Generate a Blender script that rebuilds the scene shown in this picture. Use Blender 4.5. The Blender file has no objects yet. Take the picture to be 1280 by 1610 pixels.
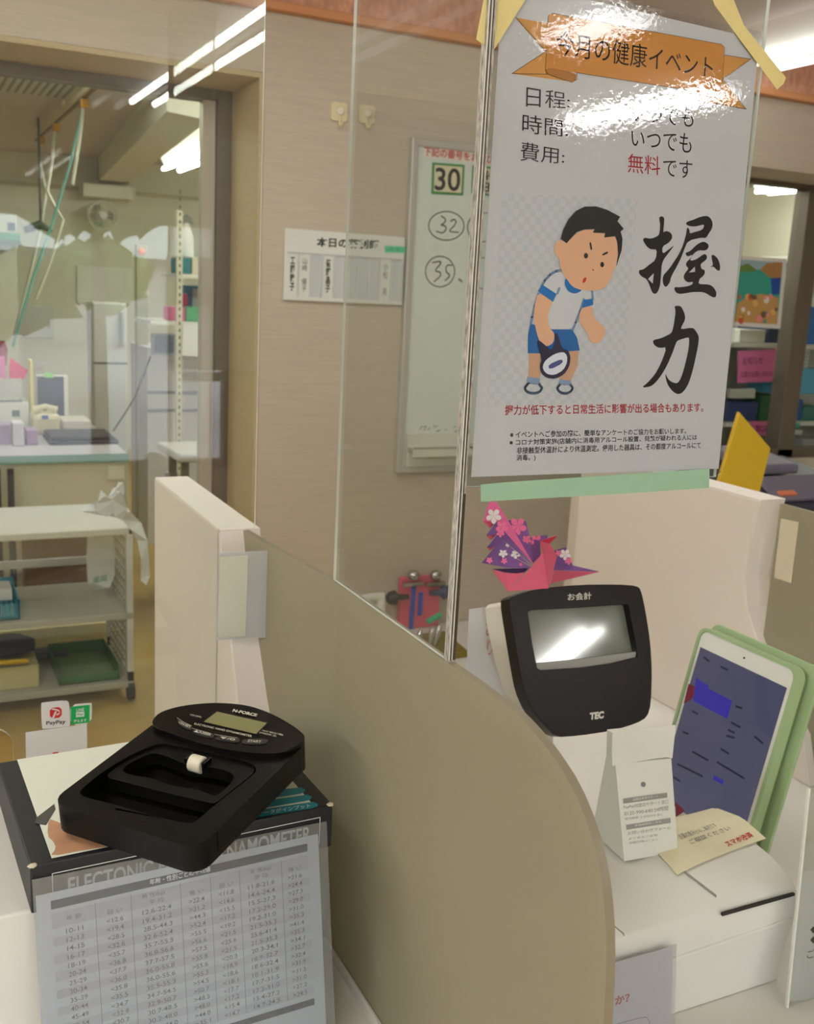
import bpy, bmesh, math, random
import numpy as np
from mathutils import Vector, Matrix
from mathutils.geometry import tessellate_polygon
random.seed(7)
SC = bpy.context.scene
COL = SC.collection
PI = math.pi

# ------------------------------------------------------------------ camera, world, exposure
EYE = 1.45                                   # eye height above the floor
CAM_P = (1621.183, 0.209464, 0.0510943, 0.461107)   # focal (px at 1280 wide), pitch, roll, yaw
_f, _pi, _ro, _ya = CAM_P
FW = np.array([math.sin(_ya)*math.cos(_pi), math.cos(_ya)*math.cos(_pi), -math.sin(_pi)])
_r0 = np.array([math.cos(_ya), -math.sin(_ya), 0.0]); _u0 = np.cross(_r0, FW)
RT = math.cos(_ro)*_r0 + math.sin(_ro)*_u0
UP = -math.sin(_ro)*_r0 + math.cos(_ro)*_u0
CO = np.array([0.0, 0.0, EYE])
cam = bpy.data.cameras.new('camera'); camo = bpy.data.objects.new('camera', cam); COL.objects.link(camo)
camo.matrix_world = Matrix(((RT[0], UP[0], -FW[0], 0), (RT[1], UP[1], -FW[1], 0), (RT[2], UP[2], -FW[2], EYE), (0, 0, 0, 1)))
cam.sensor_fit = 'HORIZONTAL'; cam.sensor_width = 36.0; cam.lens = _f/1280*36.0
cam.clip_start = 0.01; cam.clip_end = 200
cam.dof.use_dof = True; cam.dof.focus_distance = 0.70; cam.dof.aperture_fstop = 24
SC.camera = camo
SC.view_settings.view_transform = 'Standard'; SC.view_settings.look = 'None'
SC.view_settings.gamma = 1.0; SC.view_settings.use_curve_mapping = False
EXPOSURE = -0.1
SC.view_settings.exposure = EXPOSURE
SKY = 7.0          # daylight outside the shop front
TUBE = 45.0        # fluorescent tubes of the shop
TUBE_BACK = 48.0   # fluorescent tubes of the dispensary
w = bpy.data.worlds.new('world'); SC.world = w; w.use_nodes = True
w.node_tree.nodes['Background'].inputs[0].default_value = (0.86, 0.93, 1.0, 1)
w.node_tree.nodes['Background'].inputs[1].default_value = SKY
SC.cycles.max_bounces = 10; SC.cycles.transparent_max_bounces = 24
SC.cycles.caustics_reflective = False; SC.cycles.caustics_refractive = False
SC.cycles.sample_clamp_indirect = 6.0

# ------------------------------------------------------------------ pixel -> point
def ray(px, py): return FW*_f + RT*(px-640.0) + UP*(805.0-py)
def AY(px, py, y): d = ray(px, py); return CO + d*(y/d[1])
def AX(px, py, x): d = ray(px, py); return CO + d*(x/d[0])
def AH(px, py, h): d = ray(px, py); return CO + d*((-h)/d[2])     # h below the eye
def AP(px, py, o, n): d = ray(px, py); return CO + d*(np.dot(np.asarray(o)-CO, n)/np.dot(d, n))
def Z(h): return EYE + h
def V(*a): return np.array(a, float)
def nrm(v): v = np.asarray(v, float); return v/np.linalg.norm(v)
def tr(pts, ox, oy, s): return [(ox+x*s, oy+y*s) for x, y in pts]
def chk(pts, n=1, closed=True):
    pts = [np.asarray(p, float) for p in pts]
    for _ in range(n):
        q = []; L = len(pts)
        for i in range(L if closed else L-1):
            a, b = pts[i], pts[(i+1) % L]
            q += [a*.77+b*.23, a*.23+b*.77]
        if not closed: q = [pts[0]] + q + [pts[-1]]
        pts = q
    return pts
class Surf:
    def __init__(s, o, u, v):
        s.o = np.asarray(o, float); s.u = nrm(u); v = np.asarray(v, float); v = v - s.u*np.dot(v, s.u); s.v = nrm(v); s.n = np.cross(s.u, s.v)
    def P(s, a, b, c=0.0): return s.o + s.u*a + s.v*b + s.n*c
    def px(s, x, y, c=0.0): return AP(x, y, s.o+s.n*c, s.n)
    def uv(s, x, y, c=0.0): p = s.px(x, y, c)-s.o; return np.dot(p, s.u), np.dot(p, s.v)

# ------------------------------------------------------------------ materials
def lin(c):
    return tuple(((x/255)/12.92 if x/255 <= .04045 else ((x/255+.055)/1.055)**2.4) for x in c)
MATS = {}
def mat(name, c, rough=.5, metal=0.0, spec=.5, emit=None, es=0.0, bump=None, var=None, coat=0.0, trans=0.0):
    if name in MATS: return MATS[name]
    m = bpy.data.materials.new(name); m.use_nodes = True; nt = m.node_tree; b = nt.nodes['Principled BSDF']
    col = lin(c)+(1,)
    b.inputs['Base Color'].default_value = col
    b.inputs['Roughness'].default_value = rough; b.inputs['Metallic'].default_value = metal
    b.inputs['Specular IOR Level'].default_value = spec
    b.inputs['Coat Weight'].default_value = coat; b.inputs['Coat Roughness'].default_value = .05
    b.inputs['Transmission Weight'].default_value = trans
    if emit: b.inputs['Emission Color'].default_value = lin(emit)+(1,); b.inputs['Emission Strength'].default_value = es
    if bump or var:
        tc = nt.nodes.new('ShaderNodeTexCoord'); mp = nt.nodes.new('ShaderNodeMapping'); nt.links.new(tc.outputs['Object'], mp.inputs[0])
        nz = nt.nodes.new('ShaderNodeTexNoise'); nt.links.new(mp.outputs[0], nz.inputs['Vector'])
        sc, amt, stretch = (bump or var)[0], (bump or var)[1], ((bump or var)[2] if len(bump or var) > 2 else (1, 1, 1))
        mp.inputs['Scale'].default_value = stretch; nz.inputs['Scale'].default_value = sc; nz.inputs['Detail'].default_value = 4
        if bump:
            bp = nt.nodes.new('ShaderNodeBump'); bp.inputs['Strength'].default_value = bump[1]; bp.inputs['Distance'].default_value = .002
            nt.links.new(nz.outputs['Fac'], bp.inputs['Height']); nt.links.new(bp.outputs[0], b.inputs['Normal'])
        if var:
            rp = nt.nodes.new('ShaderNodeValToRGB'); rp.color_ramp.elements[0].position = .3; rp.color_ramp.elements[1].position = .7
            a = var[1]
            rp.color_ramp.elements[0].color = tuple(x*(1-a) for x in col[:3])+(1,); rp.color_ramp.elements[1].color = tuple(min(1, x*(1+a)) for x in col[:3])+(1,)
            nt.links.new(nz.outputs['Fac'], rp.inputs[0]); nt.links.new(rp.outputs[0], b.inputs['Base Color'])
    MATS[name] = m; return m
def emis(name, c, s):
    if name in MATS: return MATS[name]
    m = bpy.data.materials.new(name); m.use_nodes = True; nt = m.node_tree; nt.nodes.clear()
    e = nt.nodes.new('ShaderNodeEmission'); e.inputs[0].default_value = lin(c)+(1,); e.inputs[1].default_value = s
    o = nt.nodes.new('ShaderNodeOutputMaterial'); nt.links.new(e.outputs[0], o.inputs[0]); MATS[name] = m; return m
def clear(name, tint=(250, 252, 250), f0=.04, rough=0.0, bump=None, haze=0.0):
    """thin clear sheet: light goes straight through, both faces mirror by Schlick's law; haze = fine surface scatter"""
    if name in MATS: return MATS[name]
    m = bpy.data.materials.new(name); m.use_nodes = True; nt = m.node_tree; nt.nodes.clear(); N = nt.nodes.new; L = nt.links.new
    lw = N('ShaderNodeLayerWeight'); lw.inputs['Blend'].default_value = .5
    pw = N('ShaderNodeMath'); pw.operation = 'POWER'; pw.inputs[1].default_value = 5; L(lw.outputs['Facing'], pw.inputs[0])
    ma = N('ShaderNodeMath'); ma.operation = 'MULTIPLY_ADD'; ma.inputs[1].default_value = 1-f0; ma.inputs[2].default_value = f0; L(pw.outputs[0], ma.inputs[0])
    tb = N('ShaderNodeBsdfTransparent'); tb.inputs[0].default_value = lin(tint)+(1,)
    gl = N('ShaderNodeBsdfGlossy'); gl.inputs['Roughness'].default_value = rough
    mx = N('ShaderNodeMixShader'); L(ma.outputs[0], mx.inputs[0]); L(tb.outputs[0], mx.inputs[1]); L(gl.outputs[0], mx.inputs[2])
    out = N('ShaderNodeOutputMaterial'); sh = mx
    if haze:
        df = N('ShaderNodeBsdfDiffuse'); df.inputs[0].default_value = (.9, .9, .9, 1); m2 = N('ShaderNodeMixShader'); m2.inputs[0].default_value = haze
        L(mx.outputs[0], m2.inputs[1]); L(df.outputs[0], m2.inputs[2]); sh = m2
    L(sh.outputs[0], out.inputs[0])
    if bump:
        tc = N('ShaderNodeTexCoord'); nz = N('ShaderNodeTexNoise'); nz.inputs['Scale'].default_value = bump[0]; nz.inputs['Detail'].default_value = 3
        bp = N('ShaderNodeBump'); bp.inputs['Strength'].default_value = bump[1]; bp.inputs['Distance'].default_value = .001
        L(tc.outputs['Object'], nz.inputs['Vector']); L(nz.outputs['Fac'], bp.inputs['Height']); L(bp.outputs[0], gl.inputs['Normal']); L(bp.outputs[0], lw.inputs['Normal']) if False else None
    MATS[name] = m; return m
def frost(name, c, tfac=.5):
    if name in MATS: return MATS[name]
    m = bpy.data.materials.new(name); m.use_nodes = True; nt = m.node_tree; nt.nodes.clear(); N = nt.nodes.new; L = nt.links.new
    d = N('ShaderNodeBsdfDiffuse'); t = N('ShaderNodeBsdfTranslucent'); g = N('ShaderNodeBsdfGlossy')
    d.inputs[0].default_value = t.inputs[0].default_value = lin(c)+(1,); g.inputs['Roughness'].default_value = .35
    a = N('ShaderNodeMixShader'); a.inputs[0].default_value = tfac; L(d.outputs[0], a.inputs[1]); L(t.outputs[0], a.inputs[2])
    b = N('ShaderNodeMixShader'); b.inputs[0].default_value = .04; L(a.outputs[0], b.inputs[1]); L(g.outputs[0], b.inputs[2])
    o = N('ShaderNodeOutputMaterial'); L(b.outputs[0], o.inputs[0]); MATS[name] = m; return m

# ------------------------------------------------------------------ mesh builder
def root_loc(o):
    while o.parent is not None: o = o.parent
    return np.array(o.location)
class M:
    def __init__(s): s.v = []; s.f = []; s.m = []; s.mi = 0
    def poly(s, pts):
        i = len(s.v); s.v += [tuple(p) for p in pts]; s.f.append(tuple(range(i, i+len(pts)))); s.m.append(s.mi); return s
    def idx(s, vs, fs):
        i = len(s.v); s.v += [tuple(p) for p in vs]
        for f in fs: s.f.append(tuple(i+k for k in f)); s.m.append(s.mi)
        return s
    def prism(s, pts, vec, holes=(), mside=None):
        """pts = front loop, vec = vector to the back loop; holes = inner loops cut right through"""
        vec = np.asarray(vec, float); loops = [[np.asarray(p, float) for p in pts]] + [[np.asarray(p, float) for p in h] for h in holes]
        flat = [p for l in loops for p in l]
        n = len(flat); vs = flat + [p+vec for p in flat]
        if holes or len(pts) > 4:
            t = tessellate_polygon([[Vector(p) for p in l] for l in loops])
            s.idx(vs, [tuple(k) for k in t] + [tuple(n+q for q in reversed(k)) for k in t])
        else: s.idx(vs, [tuple(range(n)), tuple(reversed(range(n, 2*n)))])
        base = len(s.v)-2*n; o = 0; keep = s.mi
        if mside is not None: s.mi = mside
        for l in loops:
            k = len(l)
            for i in range(k):
                a, b = o+i, o+(i+1) % k
                s.f.append((base+a, base+b, base+n+b, base+n+a)); s.m.append(s.mi)
            o += k
        s.mi = keep; return s
    def box(s, x0, x1, y0, y1, z0, z1):
        return s.prism([(x0, y0, z0), (x1, y0, z0), (x1, y0, z1), (x0, y0, z1)], (0, y1-y0, 0))
    def obox(s, o, a, b, c):
        o, a, b, c = map(lambda q: np.asarray(q, float), (o, a, b, c)); return s.prism([o, o+a, o+a+b, o+b], c)
    def tube(s, path, r, n=8, closed=False):
        P = [np.asarray(p, float) for p in path]; L = len(P); rings = []; ref = None
        rr = r if hasattr(r, '__len__') else [r]*L
        for i in range(L):
            t = nrm((P[(i+1) % L]-P[i-1]) if (closed or 0 < i < L-1) else (P[1]-P[0] if i == 0 else P[-1]-P[-2]))
            if ref is None: ref = V(0, 0, 1) if abs(t[2]) < .9 else V(1, 0, 0)
            a = nrm(ref - t*np.dot(ref, t)); ref = a; b = np.cross(t, a)
            rings.append([P[i]+rr[i]*(a*math.cos(2*PI*k/n)+b*math.sin(2*PI*k/n)) for k in range(n)])
        vs = [p for q in rings for p in q]; fs = []
        for i in range(L if closed else L-1):
            j = (i+1) % L
            for k in range(n): fs.append((i*n+k, i*n+(k+1) % n, j*n+(k+1) % n, j*n+k))
        if not closed: fs += [tuple(range(n-1, -1, -1)), tuple((L-1)*n+k for k in range(n))]
        return s.idx(vs, fs)
    def cyl(s, a, b, r, n=16, r2=None): return s.tube([a, b], [r, r if r2 is None else r2], n)
    def lathe(s, c, axis, prof, n=24):
        ax = nrm(axis); c = np.asarray(c, float); return s.tube_prof(c, ax, prof, n)
    def tube_prof(s, c, ax, prof, n):
        ref = V(0, 0, 1) if abs(ax[2]) < .9 else V(1, 0, 0); a = nrm(ref-ax*np.dot(ref, ax)); b = np.cross(ax, a); vs = []; fs = []
        for r, h in prof:
            for k in range(n): vs.append(c+ax*h+r*(a*math.cos(2*PI*k/n)+b*math.sin(2*PI*k/n)))
        L = len(prof)
        for i in range(L-1):
            for k in range(n): fs.append((i*n+k, i*n+(k+1) % n, (i+1)*n+(k+1) % n, (i+1)*n+k))
        fs += [tuple(range(n-1, -1, -1)), tuple((L-1)*n+k for k in range(n))]
        return s.idx(vs, fs)
    def ball(s, c, r, n=12, sc=(1, 1, 1), jit=0.0):
        c = np.asarray(c, float); vs = []; fs = []; m = n//2
        for i in range(m+1):
            th = PI*i/m
            for k in range(n):
                q = 1+jit*(random.random()-.5); vs.append(c+q*r*np.array([sc[0]*math.sin(th)*math.cos(2*PI*k/n), sc[1]*math.sin(th)*math.sin(2*PI*k/n), sc[2]*math.cos(th)]))
        for i in range(m):
            for k in range(n): fs.append((i*n+k, (i+1)*n+k, (i+1)*n+(k+1) % n, i*n+(k+1) % n))
        return s.idx(vs, fs)
    def flat(s, pts, holes=()):
        if len(pts) <= 4 and not holes: return s.poly(pts)
        loops = [list(pts)] + [list(h) for h in holes]
        t = tessellate_polygon([[Vector(p) for p in l] for l in loops]); return s.idx([p for l in loops for p in l], [tuple(k) for k in t])
    def stroke(s, S, pts, wd, c, closed=False):
        """flat line drawn on a surface, pts in surface u, v"""
        P = [np.asarray(p, float) for p in pts]; L = len(P)
        for i in range(L if closed else L-1):
            a, b = P[i], P[(i+1) % L]; d = b-a
            if np.linalg.norm(d) < 1e-9: continue
            d = nrm(d); q = V(-d[1], d[0])*wd/2; e = d*wd*.3
            s.poly([S.P(*k, c) for k in (a-e-q, b+e-q, b+e+q, a-e+q)])
        return s
    def text(s, body, quad, bold=0.0, bbox=None):
        """lettering fitted to four corner points TL, TR, BR, BL"""
        tv, tf, bb = glyphs(body, bold); x0, x1, y0, y1 = bbox or bb
        TL, TR, BR, BL = [np.asarray(p, float) for p in quad]; out = []
        for x, y in tv:
            a = (x-x0)/max(1e-6, x1-x0); b = (y-y0)/max(1e-6, y1-y0)
            out.append((BL*(1-a)+BR*a)*(1-b) + (TL*(1-a)+TR*a)*b)
        return s.idx(out, tf)
    def build(s, name, m, parent=None, bevel=0.0, seg=2, smooth=False, solid=0.0):
        me = bpy.data.meshes.new(name); v = np.array(s.v, float)
        if parent is not None: org = root_loc(parent)
        else: lo, hi = v.min(0), v.max(0); org = np.array([(lo[0]+hi[0])/2, (lo[1]+hi[1])/2, lo[2]])
        me.from_pydata([tuple(p) for p in (v-org)], [], s.f); me.update()
        for q in (m if isinstance(m, (list, tuple)) else [m]): me.materials.append(q)
        me.polygons.foreach_set('material_index', s.m)
        bm = bmesh.new(); bm.from_mesh(me); bmesh.ops.remove_doubles(bm, verts=bm.verts, dist=1e-6); bmesh.ops.recalc_face_normals(bm, faces=bm.faces); bm.to_mesh(me); bm.free()
        o = bpy.data.objects.new(name, me); COL.objects.link(o)
        if parent is not None: o.parent = parent
        else: o.location = org
        if smooth:
            me.polygons.foreach_set('use_smooth', [True]*len(me.polygons))
            try: me.set_sharp_from_angle(angle=math.radians(40))
            except Exception: pass
        if bevel:
            b = o.modifiers.new('bevel', 'BEVEL'); b.width = bevel; b.segments = seg; b.limit_method = 'ANGLE'; b.angle_limit = math.radians(35)
        if solid:
            b = o.modifiers.new('solid', 'SOLIDIFY'); b.thickness = solid; b.offset = 0
        return o
_G = {}
def glyphs(body, bold=0.0):
    if (body, bold) in _G: return _G[(body, bold)]
    c = bpy.data.curves.new('lettering', 'FONT'); c.body = body; c.resolution_u = 4; c.offset = bold; c.fill_mode = 'FRONT'
    o = bpy.data.objects.new('lettering', c); COL.objects.link(o); dg = bpy.context.evaluated_depsgraph_get()
    e = o.evaluated_get(dg); me = e.to_mesh()
    tv = [(p.co.x, p.co.y) for p in me.vertices]; tf = [tuple(p.vertices) for p in me.polygons]; e.to_mesh_clear()
    bpy.data.objects.remove(o); bpy.data.curves.remove(c)
    if tv: a = np.array(tv); bb = (a[:, 0].min(), a[:, 0].max(), a[:, 1].min(), a[:, 1].max())
    else: bb = (0, 1, 0, 1)
    _G[(body, bold)] = (tv, tf, bb); return _G[(body, bold)]
def thing(name, loc, label, cat, group=None):
    o = bpy.data.objects.new(name, None); COL.objects.link(o); o.location = tuple(loc); o.empty_display_size = .05
    return tag(o, label, cat, group)
def tag(o, label, cat, group=None):
    o['label'] = label; o['category'] = cat
    if group: o['group'] = group
    return o
def struct(o): o['kind'] = 'structure'; return o
def rrect(x0, x1, y0, y1, r, n=5):
    out = []
    for cx, cy, a in ((x1-r, y1-r, 0), (x0+r, y1-r, 90), (x0+r, y0+r, 180), (x1-r, y0+r, 270)):
        for k in range(n+1):
            t = math.radians(a+90*k/n); out.append((cx+r*math.cos(t), cy+r*math.sin(t)))
    return out
def pxbox(m, a, b, c, d, y, dep):
    """box whose front face at depth y shows at pixels a..c by b..d"""
    mx, my = (a+c)/2, (b+d)/2
    x0, x1 = AY(a, my, y)[0], AY(c, my, y)[0]; z1, z0 = AY(mx, b, y)[2], AY(mx, d, y)[2]
    m.box(x0, x1, y, y+dep, z0, z1); return x0, x1, z0, z1

# ------------------------------------------------------------------ palette
WALLP = mat('wallpaper', (200, 188, 170), .8, var=(9, .05, (1, 1, 22)))
REVEAL = mat('reveal_panel', (196, 176, 138), .7, var=(7, .04, (1, 1, 16)))
CEIL = mat('ceiling_board', (206, 196, 190), .9)
TRIMW = mat('cork_trim', (214, 158, 130), .7, var=(60, .2, (1, 1, .5)))
TRIME = mat('trim_edge', (214, 150, 104), .6)
FLOOR = mat('floor_vinyl', (186, 156, 92), .45, var=(3, .06))
CREAM = mat('cream_wall', (230, 229, 214), .85)
ALU = mat('bronze_aluminium', (112, 100, 88), .45, .3)
WHITE = mat('white_plastic', (232, 230, 224), .4)
WPANEL = mat('partition_laminate', (226, 216, 204), .5)
WEDGE = mat('partition_edge', (246, 238, 230), .45)
PAPER = mat('paper', (240, 239, 240), .7)
BLACK = mat('black_plastic', (24, 24, 22), .32)
INK = mat('ink', (28, 26, 28), .7)
GREYINK = mat('grey_ink', (120, 122, 126), .8)
REDINK = mat('red_ink', (196, 30, 50), .7)
ACR = clear('acrylic', haze=.012)
GLASS = clear('window_glass', (250, 252, 250), .003)
AEDGE = mat('acrylic_edge', (236, 238, 232), .2, spec=.8)
FROST = frost('frosted_acrylic', (190, 184, 160))
FEDGE = frost('frosted_edge', (205, 198, 182), .7)
CHROME = mat('chrome', (200, 200, 205), .15, 1.0)
TUBEM = emis('tube_light', (251, 251, 247), TUBE)
TUBEW = emis('tube_light_fill', (251, 251, 247), 22.0)
TUBEB = emis('tube_light_dispensary', (252, 254, 242), TUBE_BACK)

# ------------------------------------------------------------------ the setting
CZ = Z(.93)
YW, YG = 3.0, 3.36
def quadbox(name, m, *a): q = M(); q.box(*a); return struct(q.build(name, m))
quadbox('floor', FLOOR, -3, 6, -4.6, 9.2, -.1, 0)
quadbox('ceiling', CEIL, -3, 6, -4.6, 9.2, CZ, CZ+.1)
q = M()
q.box(-3, -1.3, YW, YG, 0, CZ); q.box(-1.3, .97, YW, YG, Z(.59), CZ); q.box(.97, 2.5, YW, YG, 0, CZ)
q.box(2.5, 4.6, YW, YG, Z(.512), CZ); q.box(2.5, 4.6, YW, YG, 0, Z(-.62)); q.box(4.6, 6, YW, YG, 0, CZ)
struct(q.build('wall_back', WALLP))
q = M()                                   # lining of the openings
q.box(.955, .9695, YW+.002, YG, 0, Z(.589)); q.box(-1.3, .955, YW+.002, YG, Z(.575), Z(.5895)); q.box(-1.299, -1.285, YW+.002, YG, 0, Z(.575))
struct(q.build('trim_1', REVEAL))
q = M(); q.box(-2.995, 5.995, YW-.02, YW, Z(.775), Z(.905)); struct(q.build('trim_2', TRIMW))
q = M(); q.box(-2.995, 5.995, YW-.035, YW, Z(.752), Z(.776)); struct(q.build('trim_3', TRIME, bevel=.003))
quadbox('wall_left', WALLP, -3.1, -3, -4.6, 9.2, 0, CZ)
quadbox('wall_right', CREAM, 6, 6.1, -4.6, 9.2, 0, CZ)
quadbox('wall_far', CREAM, -3, 6, 9.0, 9.2, 0, CZ)
q = M()                                   # shop front behind the viewer, with its glazed opening
q.box(-3, -2, -4.75, -4.6, 0, CZ); q.box(1.95, 6, -4.75, -4.6, 0, CZ); q.box(-2, 1.95, -4.75, -4.6, Z(.37), CZ); q.box(-2, 1.95, -4.75, -4.6, 0, .25)
struct(q.build('wall_front', CEIL))
q = M()
for x in (-2, 1.89): q.box(x, x+.06, -4.72, -4.64, .25, Z(.37))
q.box(-2, 1.95, -4.72, -4.64, .25, .31); q.box(-2, 1.95, -4.72, -4.64, Z(.33), Z(.37))
wf = struct(q.build('window_3', ALU))
q = M(); q.box(-1.94, 1.89, -4.685, -4.677, .31, Z(.33)); q.build('pane', GLASS, wf)
# dispensary windows in the wall
q = M()
X1 = AY(353, 400, 3.30)[0]
q.box(X1-.035, X1+.02, 3.27, 3.35, 0, Z(.575)); q.box(-1.285, X1-.035, 3.27, 3.35, Z(.545), Z(.575)); q.box(-1.285, -1.25, 3.27, 3.35, 0, Z(.545))
q.box(X1+.028, .955, 3.30, 3.35, 0, Z(.575))
wf = struct(q.build('window_1', ALU, bevel=.003))
q = M(); q.box(X1-.075, X1-.036, 3.29, 3.335, 0, Z(.545)); q.build('sash', mat('pale_aluminium', (196, 186, 170), .4, .2), wf)
q = M(); q.box(-1.25, X1-.036, 3.305, 3.311, 0.001, Z(.545)); q.build('pane', GLASS, wf)
q = M()
ap = AY(1250, 500, 3.3)[0]
q.box(2.5, 4.6, 3.26, 3.34, Z(.497), Z(.512)); q.box(2.5, 2.54, 3.26, 3.34, Z(-.62), Z(.497)); q.box(4.56, 4.6, 3.26, 3.34, Z(-.62), Z(.497))
q.box(ap-.045, ap+.045, 3.26, 3.34, Z(-.62), Z(.497)); q.box(2.54, 4.56, 3.26, 3.34, Z(-.62), Z(-.58))
wf = struct(q.build('window_2', ALU, bevel=.003))
q = M(); q.box(2.54, ap-.046, 3.30, 3.306, Z(-.58), Z(.497)); q.box(ap+.046, 4.56, 3.30, 3.306, Z(-.58), Z(.497)); q.build('pane', GLASS, wf)
# ceiling beam of the dispensary
q = M(); a = [AH(*p, -.75) for p in ((154, 286), (200, 290), (328, 189), (262, 175))]
a[0] = a[0]; q.prism(a, (0, 0, CZ-Z(.75))); struct(q.build('beam', CREAM))
# counter
CT = Z(-.575)
q = M(); q.box(-1.4, 2.4, .34, 1.19, CT-.04, CT); q.box(-1.4, 2.4, .62, 1.15, .02, CT-.04)
counter = thing('counter', (0.5, .8, 0), 'long white reception counter carrying the partitions and the cash desk things', 'counter')
q.build('worktop', WHITE, counter, bevel=.003)

# ------------------------------------------------------------------ lamps
def lamp(x, y0, y1, h, label, tubes=(-.056, .056), m=TUBEM, alongx=False):
    t = thing('ceiling_light', ((y0+y1)/2, x, Z(h)) if alongx else (x, (y0+y1)/2, Z(h)), label, 'ceiling light', 'twin tube ceiling lights')
    def pt(a, b, c): return (b, a, c) if alongx else (a, b, c)
    q = M(); a = [pt(x-.11, y0-.04, CZ), pt(x+.11, y0-.04, CZ), pt(x+.04, y0-.04, Z(h)+.022), pt(x-.04, y0-.04, Z(h)+.022)]
    q.prism(a, np.array(pt(0, y1-y0+.08, 0), float)); q.build('housing', WHITE, t)
    for d in tubes:
        q = M(); q.cyl(pt(x+d, y0, Z(h)), pt(x+d, y1, Z(h)), .014, 12); q.build('tube', m, t, smooth=True)
    return t
lamp(1.14, -3.5, -1.35, .85, 'twin tube ceiling light mirrored in the clear sheet at the left')
lamp(3.02, -3.3, -2.3, .85, 'twin tube ceiling light behind the viewer on the right')
lamp(2.04, -2.0, -1.6, .85, 'short twin tube light added behind the viewer for the glare on the poster', m=emis('tube_light_glare', (251, 251, 247), 22.0))  # put in and sized for the glare on the poster banner
lamp(-.9, -2.4, -.4, .85, 'twin tube ceiling light above the viewer on the left')
lamp(-1.9, -1.2, .8, .85, 'added fill light with twin tubes nearest the left side wall of the hall')  # added to brighten the left faces of the partitions
lamp(-.6, .9, 2.3, .85, 'added fill light with twin tubes over the staff side of the counter on the left')  # extra unseen lamp, lifts the boards and frosted screens from the left
lamp(1.0, .9, 2.3, .85, 'added fill light with twin tubes over the staff side in front of the whiteboard', m=TUBEW)  # extra unseen lamp, fills wall, till display and printer from above
lamp(2.72, 1.7, 2.93, .825, 'twin tube ceiling light in front of the cork coloured wall trim', m=emis('tube_light_dim', (251, 251, 247), 5.0))
lp, lq = AH(284, 268, -.78), AH(330, 238, -.78)
lamp((lp[0]+lq[0])/2, lq[1]-1.0, lp[1], .78, 'bright bare tube light seen through the left window beyond the beam', m=TUBEB)
lamp(.2, 3.6, 4.9, .85, 'unseen tube light added on the dispensary ceiling over the desk', m=TUBEB)  # added out of view above the opening to brighten the dispensary
lamp(3.6, 3.6, 4.6, .85, 'unseen tube light added over the front of the shelves inside the right hand window', m=TUBEB)  # hidden fill lamp added for the shelves
lamp(1.9, 3.7, 4.9, .85, 'unseen tube light added on the dispensary ceiling behind the middle of the wall', m=TUBEB)  # hidden fill lamp added for the back room
lr, ls = AH(1236, 303, -.80), AH(1180, 300, -.80)
lamp((lr[0]+ls[0])/2, lr[1]-1.2, max(lr[1], ls[1]), .80, 'tube light above the shelves in the right hand dispensary window', m=TUBEB)

# ------------------------------------------------------------------ partitions between the booths
def edge_profile(dy=0.0):
    """near edge of the white board, (y, h): tucked in below the top, running forward again towards the counter"""
    pts = [(.972, -.24), (.980, -.29), (.984, -.345), (.972, -.385), (.946, -.424), (.90, -.472), (.855, -.515), (.835, -.5745)]
    return [(a+dy, b) for a, b in pts]
LEFT_EDGE = [(.970, -.24), (.957, -.28), (.943, -.31), (.927, -.338), (.917, -.360), (.903, -.391), (.868, -.455), (.843, -.515), (.838, -.5745)]
def white_board(x0, x1, yfar, label, pts=None):
    t = thing('partition_board', ((x0+x1)/2, 1.1, CT), label, 'partition', 'white partition boards')
    pr = [(y, Z(h)) for y, h in (pts or edge_profile())]
    side = [(yfar, Z(-.24))] + pr + [(yfar, CT+.0005)]
    q = M(); q.prism([(x0, y, z) for y, z in side], (x1-x0, 0, 0)); q.build('board', WPANEL, t, bevel=.002)
    e = [(y-.0012, z) for y, z in pr]
    q = M()
    for i in range(len(e)-1):
        q.prism([(x0+.001, e[i][0], e[i][1]), (x1-.001, e[i][0], e[i][1]), (x1-.001, e[i+1][0], e[i+1][1]), (x0+.001, e[i+1][0], e[i+1][1])], (0, .001, 0))
    q.prism([(x0+.001, yfar, Z(-.24)+.0012), (x1-.001, yfar, Z(-.24)+.0012), (x1-.001, e[0][0], Z(-.24)+.0012), (x0+.001, e[0][0], Z(-.24)+.0012)], (0, 0, -.001))
    q.build('edge_band', WEDGE, t); return t
PR = [(.49, -.24), (.471, -.2425), (.448, -.248), (.423, -.2585), (.404, -.275), (.392, -.293), (.384, -.315), (.379, -.343), (.3765, -.38), (.376, -.43), (.376, -.5745)]
def frosted(x0, yfar, label, t=.006, bend=0.0):
    th = thing('frosted_screen', (x0, .7, CT), label, 'screen', 'frosted booth screens')
    pr = chk([(y, Z(h)) for y, h in PR], 1, False)
    out = [(.76, Z(-.24))] + pr + [(.76, CT+.0005)]
    q = M(); q.prism([(x0, y, z) for y, z in out], (t, 0, 0), mside=1)
    q.prism([(x0-bend, yfar, Z(-.24)), (x0, .76, Z(-.24)), (x0, .76, CT+.0005), (x0-bend, yfar, CT+.0005)], (t, 0, 0), mside=1); q.build('panel', [FROST, FEDGE], th)
    q = M(); q.box(x0-.004, x0-.0003, .40, .76, CT, CT+.009); q.build('foot_rail', WHITE, th, bevel=.001)
    return th
white_board(.276, .3185, 1.262, 'white partition board at the left, joined to the clear sheet by a clear plastic angle', LEFT_EDGE)
frosted(.319, .968, 'frosted screen with a rounded front corner beside the black hand grip tester', bend=.019)
white_board(.99, 1.035, 1.363, 'white partition board at the right, behind the upright tablet')
frosted(1.004, .95, 'frosted screen at the right edge with a strip of pale tape')
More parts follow.
